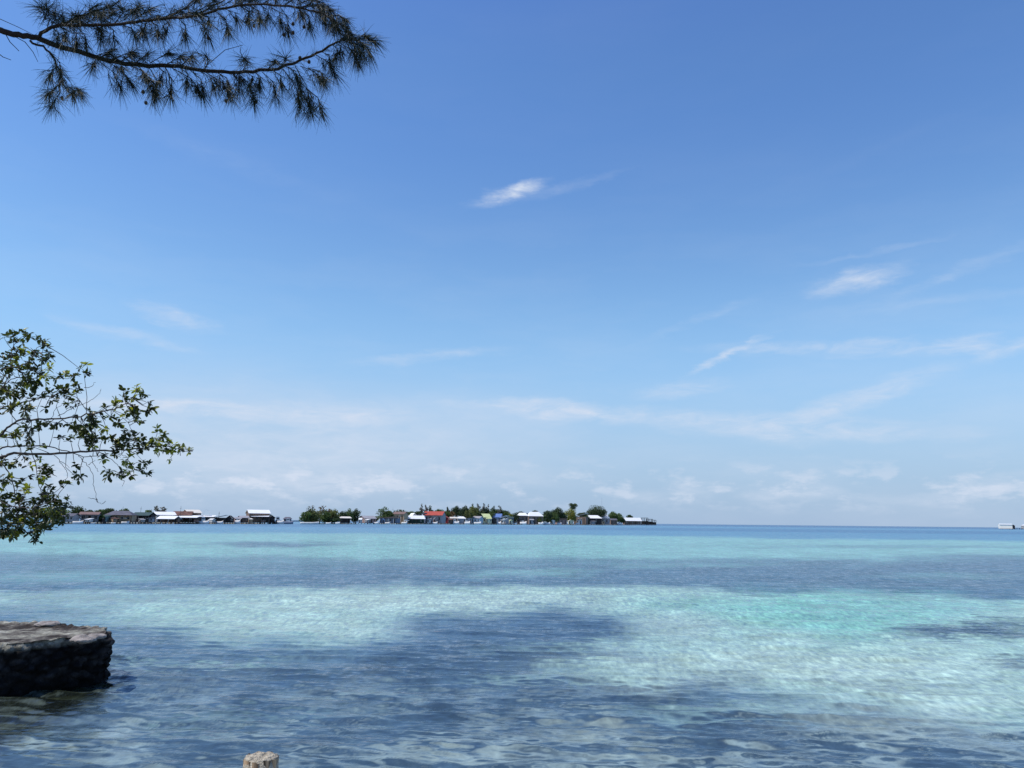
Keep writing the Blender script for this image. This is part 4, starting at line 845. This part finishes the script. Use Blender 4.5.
# far low shore glimpsed through the gap
m = MB(); a = ground(280, 521.3); b = ground(312, 521.55); d = Vector((0, 260, 0))
m.slab([a+Vector((0, 0, 1.2)), b+Vector((0, 0, 1.2)), b+d+Vector((0, 0, 1.2)), a+d+Vector((0, 0, 1.2))], 3)
tag(m.build('far_shore', mat('far_shore_green', (.05, .13, .13), .9, .2, .05)), kind='structure')

# ---------------- trees of the far shore
FOL = [mat('foliage_dark', (.045, .070, .026), .7, .55, .35, translucent=.12), mat('foliage_mid', (.085, .125, .035), .7, .55, .35, translucent=.15), mat('foliage_olive', (.15, .16, .05), .7, .5, .35, translucent=.15),
       mat('foliage_grey', (.17, .16, .135), .8, .45, .35, translucent=.1), mat('foliage_yellow', (.22, .22, .045), .7, .45, .35, translucent=.15), mat('foliage_rust', (.15, .09, .035), .7, .45, .35)]
TB = mat('tree_bark', (.10, .08, .06), .9, .3, 2)
def leafcloud(blobs, n, size, g):
    V = []; Q = []; tot = sum(b[3]*b[4]*b[5] for b in blobs)
    for (cx, cy, cz, rx, ry, rz) in blobs:
        k = int(n*rx*ry*rz/tot)+6
        for i in range(k):
            u = Vector((g.gauss(0, 1), g.gauss(0, 1), g.gauss(0, 1))).normalized()*(g.random()**.38)
            u *= 1+.28*noise.noise(Vector((u.x*2.3+cx, u.y*2.3+cy, u.z*2.3+cz)))
            p = Vector((cx+u.x*rx, cy+u.y*ry, cz+u.z*rz))
            nn = (Vector((g.gauss(0, 1), g.gauss(0, 1), g.gauss(0, 1)))+u*.8+Vector((0, 0, .5))).normalized(); a = nn.orthogonal().normalized(); b = nn.cross(a)
            t = g.uniform(0, 6.28); a, b = a*math.cos(t)+b*math.sin(t), b*math.cos(t)-a*math.sin(t); s = size*g.uniform(.6, 1.3)
            k0 = len(V); V += [tuple(p+a*s), tuple(p+b*s*.55), tuple(p-a*s), tuple(p-b*s*.55)]; Q.append((k0, k0+1, k0+2, k0+3))
    return V, Q
def tree(label, x0, x1, yt, yb, kind='round', col=0, off=12, name=None, group='trees of the far village'):
    xc = (x0+x1)/2; q, s = spot(xc, off); w = (x1-x0)*s/2; zt = zof(xc, yt, q, s); zb = max(.3, zof(xc, yb, q, s)); g = random.Random(int(x0*31+yt*7))
    name = name or {'round': 'broadleaf_tree', 'dome': 'domed_tree', 'feather': 'casuarina_tree', 'palm': 'coconut_palm', 'bush': 'bush'}[kind]
    t = thing(name, label, 'palm' if kind == 'palm' else ('bush' if kind == 'bush' else 'tree'), (q.x, q.y, .2), g.uniform(0, 6) if kind != 'palm' else 0, group)
    h = zt-zb; tr = MB()
    if kind == 'palm':
        top = Vector((0, 0, zt-1.6)); tr.tube([(-.6, 0, -.5), (-.2, 0, zt*.4), (.1, 0, zt*.75), tuple(top)], [.28, .22, .18, .14], 7); tr.build('trunk', mat('palm_trunk', (.36, .32, .25), .9, .2, 1), t, True)
        for k in range(44):
            a = 2*math.pi*k/44+g.uniform(-.15, .15); e = g.uniform(-1.0, .9); ln = w*g.uniform(.9, 1.25); V = []; Q = []; p = top.copy(); d = Vector((math.cos(a)*math.cos(e), math.sin(a)*math.cos(e), math.sin(e))); side = Vector((-math.sin(a), math.cos(a), 0)); prev = None
            for j in range(9):
                wd = ln*.5*math.sin(math.pi*(j+.6)/9.4)
                for sg in (-1, 1):
                    b0 = len(V); V += [tuple(p), tuple(p+d*ln*.06), tuple(p+side*sg*wd+d*ln*.10-Vector((0, 0, wd*.9)))]; Q.append((b0, b0+1, b0+2))
                q2 = p+d*ln/9; b0 = len(V); V += [tuple(p-side*.07), tuple(p+side*.07), tuple(q2)]; Q.append((b0, b0+1, b0+2)); p = q2; d = (d-Vector((0, 0, .2))).normalized()
            npmesh('frond', V, Q, FOL[col], t)
        return t
    lean = g.uniform(-.1, .1)*w
    tr.tube([(0, 0, -.6), (lean*.3, 0, (zb+h*.2)), (lean, 0, zt-h*.35)], [max(.14, h*.035), max(.1, h*.028), .06], 7)
    for k in range(4):
        a = g.uniform(0, 6.28); tr.tube([(lean*.4, 0, zb+h*.15), (lean+math.cos(a)*w*.35, math.sin(a)*w*.35, zb+h*.45), (lean+math.cos(a)*w*.6, math.sin(a)*w*.6, zb+h*.68)], [.12, .08, .03], 5)
    if kind != 'bush': tr.build('trunk', TB, t)
    B = []
    if kind in ('round', 'bush'):
        for k in range(9 if kind == 'round' else 5):
            a = g.uniform(0, 6.28); r = w*g.uniform(.15, .75); z = zb+h*g.uniform(.12, .74); rr = w*g.uniform(.38, .56)
            B.append((math.cos(a)*r, math.sin(a)*r, z, rr, rr, min(rr, h*.30)))
        B.append((0, 0, zb+h*.46, w*.8, w*.8, h*.46)); B.append((lean, 0, zt-h*.2, w*.35, w*.35, h*.2))
    elif kind == 'dome':
        for k in range(16):
            a = 2*math.pi*k/16; r = w*.62; B.append((math.cos(a)*r, math.sin(a)*r, zb+h*g.uniform(.22, .42), w*.34, w*.34, h*.26))
        B.append((0, 0, zb+h*.50, w*.80, w*.80, h*.49)); B.append((0, 0, zb+h*.35, w*.7, w*.7, h*.34))
    else:
        for k in range(9):
            f = k/8; B.append((g.gauss(0, w*.3), g.gauss(0, w*.3), zb+h*(.12+.85*f), w*(1.15-.75*f)*g.uniform(.7, 1.1), w*(1.15-.75*f)*g.uniform(.7, 1.1), h*.12))
    size = .30+.22*s; area = w*w+w*h
    V, Q = leafcloud(B, int(min(6500, 200+area*(24 if kind != 'feather' else 12)/(size*2))), size, g)
    npmesh('crown' if kind != 'bush' else 'foliage', V, Q, FOL[col], t)
    return t
T_ = tree
T_('dark green tree beside the mangrove foliage, leftmost of the far shore', 68, 83, 506.2, 519, 'round', 0, 14)
T_('tree half hidden behind the mangrove foliage on the far shore', 40, 66, 507, 521, 'round', 1, 14)
T_('low spreading green tree behind the orange roof', 94, 106, 509.6, 517, 'round', 1, 14)
T_('broad dark green tree between the orange and the grey roof', 103, 117, 508.4, 517, 'round', 0, 16)
T_('small round tree peeping over the purplish grey roof', 119, 129, 508.9, 516, 'round', 1, 16)
T_('grey feathery casuarina leaning behind the white house, left one', 152.5, 158.5, 506.9, 516, 'feather', 3, 20)
T_('grey feathery casuarina behind the white house, right one', 158.5, 165.5, 507.8, 516, 'feather', 3, 20)
T_('low dark bush at the foot of the teal roofed boathouse', 146, 156, 515, 522, 'bush', 0, 2)
T_('dark bush filling the gap at the right of the tall white-roofed house', 266, 274, 514.6, 522, 'bush', 0, 4)
# wooded islet
T_('leftmost low round tree of the wooded islet', 299.5, 311, 511.5, 522.6, 'round', 1, 8)
T_('spiky-topped tall tree of the wooded islet, left one', 306, 318, 506.6, 520, 'feather', 3, 16)
T_('spiky-topped tall tree of the wooded islet, rusty tinted', 314, 325, 506.8, 520, 'feather', 5, 16)
T_('olive tree in the front row of the wooded islet, second from left', 308, 321, 510, 522.6, 'round', 2, 8)
T_('round green tree in the middle of the wooded islet', 318, 331, 509.4, 522.6, 'round', 1, 9)
T_('pale olive tree right of the middle of the wooded islet', 328, 341, 509.0, 522.6, 'round', 2, 9)
T_('dark tree behind the white shelter roof on the wooded islet', 336, 348, 511, 522.4, 'round', 0, 10)
T_('tall bright green tree near the right end of the wooded islet', 343, 354, 508.4, 521, 'round', 1, 12)
T_('tall dark tree at the right end of the wooded islet', 350, 361, 508.6, 522.6, 'round', 0, 8)
T_('low dark bush along the waterline of the wooded islet', 322, 342, 518, 523, 'bush', 0, 3)
T_('tall loose green tree above the dark stilt house', 376, 390.5, 507.8, 519, 'feather', 1, 14)
T_('rounder green tree left of the domed tree', 381, 395, 510.6, 519, 'round', 1, 10)
T_('low bush between the pinkish grey roof and the dark stilt house', 371.5, 379.5, 516.4, 522, 'bush', 2, 1)
T_('dark domed tree behind the tan brick house', 390, 409, 509.8, 518, 'dome', 0, 16)
T_('tall thin grey casuarina left of the red roof, first of the trio', 418.8, 423.4, 505.0, 515, 'feather', 3, 24)
T_('tall thin grey casuarina left of the red roof, second of the trio', 423, 427.6, 505.8, 515, 'feather', 3, 26)
T_('tall thin grey casuarina above the red roof, third of the trio', 427, 432, 506.4, 515, 'feather', 0, 24)
T_('rust coloured small tree right of the red roof', 446, 454.5, 511, 518.6, 'round', 5, 9)
T_('green small tree at the right end of the red roof', 441, 450, 511.2, 517, 'round', 1, 16)
T_('pointed dark tree left of the tallest thicket', 444.8, 450, 508.0, 517, 'feather', 0, 20)
T_('tall dark tree, left one of the central thicket', 451, 462, 505.8, 518, 'round', 0, 14)
T_('tall dark tree, middle one of the central thicket', 458.5, 471, 505.6, 518, 'round', 0, 18)
T_('olive green tree, right one of the central thicket', 466, 481, 506.4, 518.4, 'round', 2, 14)
T_('low dark tree behind the small huts of the central thicket', 461, 474, 512, 520, 'round', 0, 10)
T_('thin grey-blue casuarina above the yellow-green roof, taller one', 481.2, 486.0, 504.0, 516, 'feather', 3, 24)
T_('thin grey-blue casuarina above the yellow-green roof, lower one', 485.2, 489.6, 505.4, 516, 'feather', 3, 26)
T_('pointed dark casuarina between the yellow-green and the blue roof', 490.4, 496.4, 507.0, 517, 'feather', 0, 20)
T_('pointed thin casuarina above the blue roof', 497, 502, 506.6, 517, 'feather', 3, 20)
T_('low green tree behind the yellow-green roof', 484, 497, 511, 518, 'round', 1, 18)
T_('low green tree behind the slanting white roof', 499, 512, 512.2, 518, 'round', 1, 16)
T_('bright green banana-like shrub by the teal roof', 507.5, 512.5, 513.6, 519, 'bush', 4, 4)
T_('dark thicket tree left of the white-roofed pair', 509.5, 519.5, 512.8, 523, 'round', 0, 5)
T_('small dark tree peeping above the white-roofed pair', 531.5, 538.5, 510.4, 516, 'round', 0, 18)
T_('low olive shrub in front of the white-roofed pair', 533.5, 543.5, 516.6, 523, 'bush', 2, -6)
T_('dark green tree, left one of the big clump beside the palm', 541.5, 553, 510.4, 523, 'round', 0, 8)
T_('tallest green tree of the big clump beside the palm', 550, 566, 507.2, 521, 'round', 0, 12)
T_('mid green low tree in the big clump beside the palm', 547, 560, 512, 523, 'round', 1, 4)
T_('yellow-green tree at the foot of the tall palm', 564.5, 577, 508.0, 523.4, 'round', 4, 4)
T_('tall coconut palm with drooping dark crown', 568, 578, 503.2, 523, 'palm', 0, 7)
T_('large dark domed tree rising over the white roofs', 585.5, 608.5, 505.2, 517.5, 'dome', 0, 16)
T_('low dark tree left of the domed tree', 577, 590, 512.4, 518, 'round', 0, 20)
T_('mid green tree right of the domed tree', 607, 618.5, 511.6, 521, 'round', 1, 10)
T_('olive green bush right of the domed tree', 613, 625, 513.6, 522, 'round', 1, 6)
T_('small dark tree peeping over the long white boathouse', 626.5, 633, 514.8, 520, 'round', 0, 14)
T_('low dark bush left of the long white boathouse', 617, 626, 517, 523, 'bush', 0, 1)

for a_ in (('rounded green tree between the two casuarina pairs and the red roof', 432, 444, 509.4, 517, 'round', 1, 26),
 ('green tree showing between the tan brick house and the white roofs', 405, 415, 511.6, 518, 'round', 1, 20),
 ('dark green tree behind the wide white boathouse roof', 412, 422, 511.4, 518, 'round', 0, 24),
 ('olive tree filling the gap left of the pale blue house', 464, 474, 510, 520.5, 'round', 2, 6),
 ('dark green shrub between the pale blue house and the yellow-green roof', 476, 483, 513.4, 520, 'bush', 0, 8),
 ('loose green tree over the yellow-green roof, behind the thin casuarinas', 476, 490, 508.0, 516, 'round', 0, 28),
 ('loose dark tree over the blue roof, behind the pointed casuarina', 489, 503, 509.2, 516, 'round', 1, 28),
 ('green tree right of the blue roof', 500, 511, 510.4, 518, 'round', 0, 22),
 ('dark green low tree behind the left half of the white-roofed pair', 514, 528, 511.4, 518, 'round', 0, 24),
 ('green shrub hiding the right wall of the white-roofed pair', 538, 546, 514.2, 523, 'bush', 1, -4),
 ('dark shrub between the big clump and the yellow-green tree', 559, 568, 512.8, 522, 'bush', 0, 2),
 ('dark shrub between the palm and the long low white-roofed house', 582, 590, 516.4, 522.5, 'bush', 0, -3),
 ('green shrub at the foot of the house right below the domed tree', 603, 611, 517.4, 523.5, 'bush', 1, -3),
 ('rounded tree at the left shoulder of the wooded islet', 303, 314, 509.6, 522, 'round', 0, 13),
 ('rusty green tree in the heart of the wooded islet', 323, 335, 508.6, 521, 'round', 5, 16),
 ('green tree behind the faded orange roof, left side', 82, 95, 510.4, 517, 'round', 0, 18),
 ('green tree between the teal and the white roofs of the left row', 143, 154, 510.4, 518, 'round', 1, 18),
 ('low green bush between the orange roof and the teal-grey shed', 97, 104, 515.4, 522, 'bush', 1, -2),
 ('spiky casuarina top over the central thicket, left one', 469, 474, 504.8, 514, 'feather', 0, 26),
 ('spiky casuarina top over the central thicket, right one', 475, 480, 504.4, 514, 'feather', 3, 26)): T_(*a_)
# masts
def mast(label, px, yt, off=8, col=TIMBER, r=.09):
    q, s = spot(px, off); z = zof(px, yt, q, s); t = thing('mast', label, 'mast', (q.x, q.y, 0), 0, 'thin masts over the roofs')
    MB().tube([(0, 0, -.5), (0, 0, z*.6), (.05, 0, z)], [r, r*.8, r*.5], 6).build('pole', col, t); MB().box(-.5, .5, -.03, .03, z*.86, z*.86+.07).build('crossbar', col, t)
mast('thin dark mast above the teal roofed boathouse', 139.6, 506.8); mast('short thin mast above the cream roof', 179.5, 506.2); mast('short dark mast right of the arched canopy', 218.3, 511.8, r=.14)
mast('tall thin antenna mast behind the domed tree', 602, 498.2, 18, RLG, .16); mast('thin antenna above the dark stilt house', 392.4, 507.4, 8, TIMBER, .08); mast('thin mast over the purplish grey roof', 121.5, 506.8, 8, TIMBER, .08)

# boats
def boat(label, x0, x1, yh, off=-8, cabin=None, canopy=False, hullm=WHITE, rot=0, name='moored_boat', group='boats moored along the far shore', px=None):
    xc = (x0+x1)/2; q, s = spot(xc, off); Ln = (x1-x0)*s; hh = max(.45, zof(xc, yh, q, s)); bw = max(.8, min(2.4, Ln*.16))
    t = thing(name, label, 'boat', (q.x, q.y, 0), -math.atan2(q.x, q.y)+R(rot), group)
    V = []; Q = []; n = 13
    for i in range(n):
        u = i/(n-1); x = -Ln/2+Ln*u; b = bw*(1-max(0, (u-.55)/.45)**2.2)*(.82+.18*min(1, u*4)); sh = hh*(1+.35*max(0, (u-.5)*2)**2); k = .25*max(0, (u-.7)/.3)
        V += [(x, -b, sh), (x, -b*.78, .05+k), (x, 0, -.22+k), (x, b*.78, .05+k), (x, b, sh), (x, b*.9, sh-.06), (x, 0, sh-.28), (x, -b*.9, sh-.06)]
    for i in range(n-1):
        for k in range(8): a = i*8+k; b2 = i*8+(k+1) % 8; Q.append((a, b2, b2+8, a+8))
    m = MB(); m.v = V; m.f = [tuple(f) for f in Q]; m.f.append(tuple(range(8))[::-1]); m.build('hull', hullm, t, True)
    if cabin:
        z = zof(xc, cabin, q, s); m = MB()
        lo = [(-Ln*.22, -bw*.7), (Ln*.16, -bw*.7), (Ln*.16, bw*.7), (-Ln*.22, bw*.7)]; hi = [(-Ln*.2, -bw*.6), (Ln*.08, -bw*.6), (Ln*.08, bw*.6), (-Ln*.2, bw*.6)]
        c = m.add([(x, y, hh-.1) for x, y in lo]+[(x, y, z) for x, y in hi], [(3, 2, 1, 0), (4, 5, 6, 7), (0, 1, 5, 4), (1, 2, 6, 5), (2, 3, 7, 6), (3, 0, 4, 7)]).build('cabin', WHITE, t)
        MB().box(-Ln*.17, Ln*.07, -bw*.72, -bw*.705, hh+(z-hh)*.45, hh+(z-hh)*.75).build('window', GLASS, c)
    if canopy:
        z = zof(xc, canopy, q, s); MB().box(-Ln*.25, Ln*.2, -bw*.8, bw*.8, z-.1, z).build('canopy', WHITE, t)
        for x in (-Ln*.23, Ln*.18):
            for y in (-bw*.75, bw*.75): MB().box(x-.04, x+.04, y-.04, y+.04, hh-.15, z-.102).build('post', TIMBER, t)
    return t
boat('small white open boat by the leftmost grey hut', 73, 82.5, 521.2, -6, canopy=520.0)
boat('tiny white skiff in front of the orange-roofed house', 90.5, 95, 522.6, -8)
boat('white boat with canopy before the purplish grey roof', 121.5, 128.8, 521.6, -7, canopy=518.2)
boat('small pale skiff in front of the tan boards', 111, 115.5, 522.5, -8)
boat('white cabin boat with high bow among the dark boathouses', 198.5, 208.5, 521.0, -8, cabin=517.2)
boat('low white boat before the white-roofed dark boathouse', 215.5, 222.8, 521.4, -7)
boat('small white boat beside the black gabled hut', 234.5, 240, 520.4, -7, cabin=518.6)
boat('larger white cabin boat at the right end of the left village row', 272.8, 283.5, 521.0, -7, cabin=516.8)
boat('grey-blue cabin boat at the end of the left village row', 283.5, 293, 521.4, -8, cabin=518.6, hullm=WBL)
boat('long low white barge along the left of the wooded islet', 300.5, 318.5, 522.2, -14)
boat('tiny white boat under the trees of the wooded islet, left one', 326, 331, 522.5, -14); boat('tiny white boat under the trees of the wooded islet, right one', 335.5, 340, 522.4, -14, canopy=521.4)
boat('white boat by the low bush right of the wooded islet', 372.8, 378.4, 522.2, -10)
boat('small boat with pale canopy in front of the dark stilt house', 385, 390, 522.3, -9, canopy=520.2)
boat('white boat moored before the wide white boathouse roof', 401.5, 407, 522.0, -9, canopy=520.6)
boat('white boat with canopy in front of the red-roofed house', 431, 437.5, 522.2, -12, canopy=519.6)
boat('white cabin boat in front of the tan-roofed hut', 451, 459, 521.8, -10, cabin=519.4)
boat('white boat right of the round-roofed hut', 464.5, 470, 521.8, -10, cabin=520.4)
boat('white boat in front of the pale blue house', 474, 481, 522.2, -10, canopy=520.0)
boat('pink-white boat below the slanting white roof', 496.5, 501, 522.0, -10)
boat('white boat in front of the white-roofed pair, left one', 520, 526.4, 522.0, -12, cabin=520.6); boat('white boat in front of the white-roofed pair, right one', 538.4, 542.8, 522.4, -14)
boat('white skiff before the big clump of trees', 544, 550, 522.6, -12); boat('small white boat left of the tall palm', 557, 561.4, 522.8, -12)
boat('small white boat between the palm and the domed tree', 575.5, 580, 523.0, -12)
boat('white boat with cabin left of the long white boathouse', 616.6, 622.8, 523.2, -14, cabin=521.8)

# ------------------------------------------------------------------ render look
scene.view_settings.view_transform = 'Standard'; scene.view_settings.look = 'None'; scene.view_settings.exposure = 0
scene.render.resolution_x = 1024; scene.render.resolution_y = 768
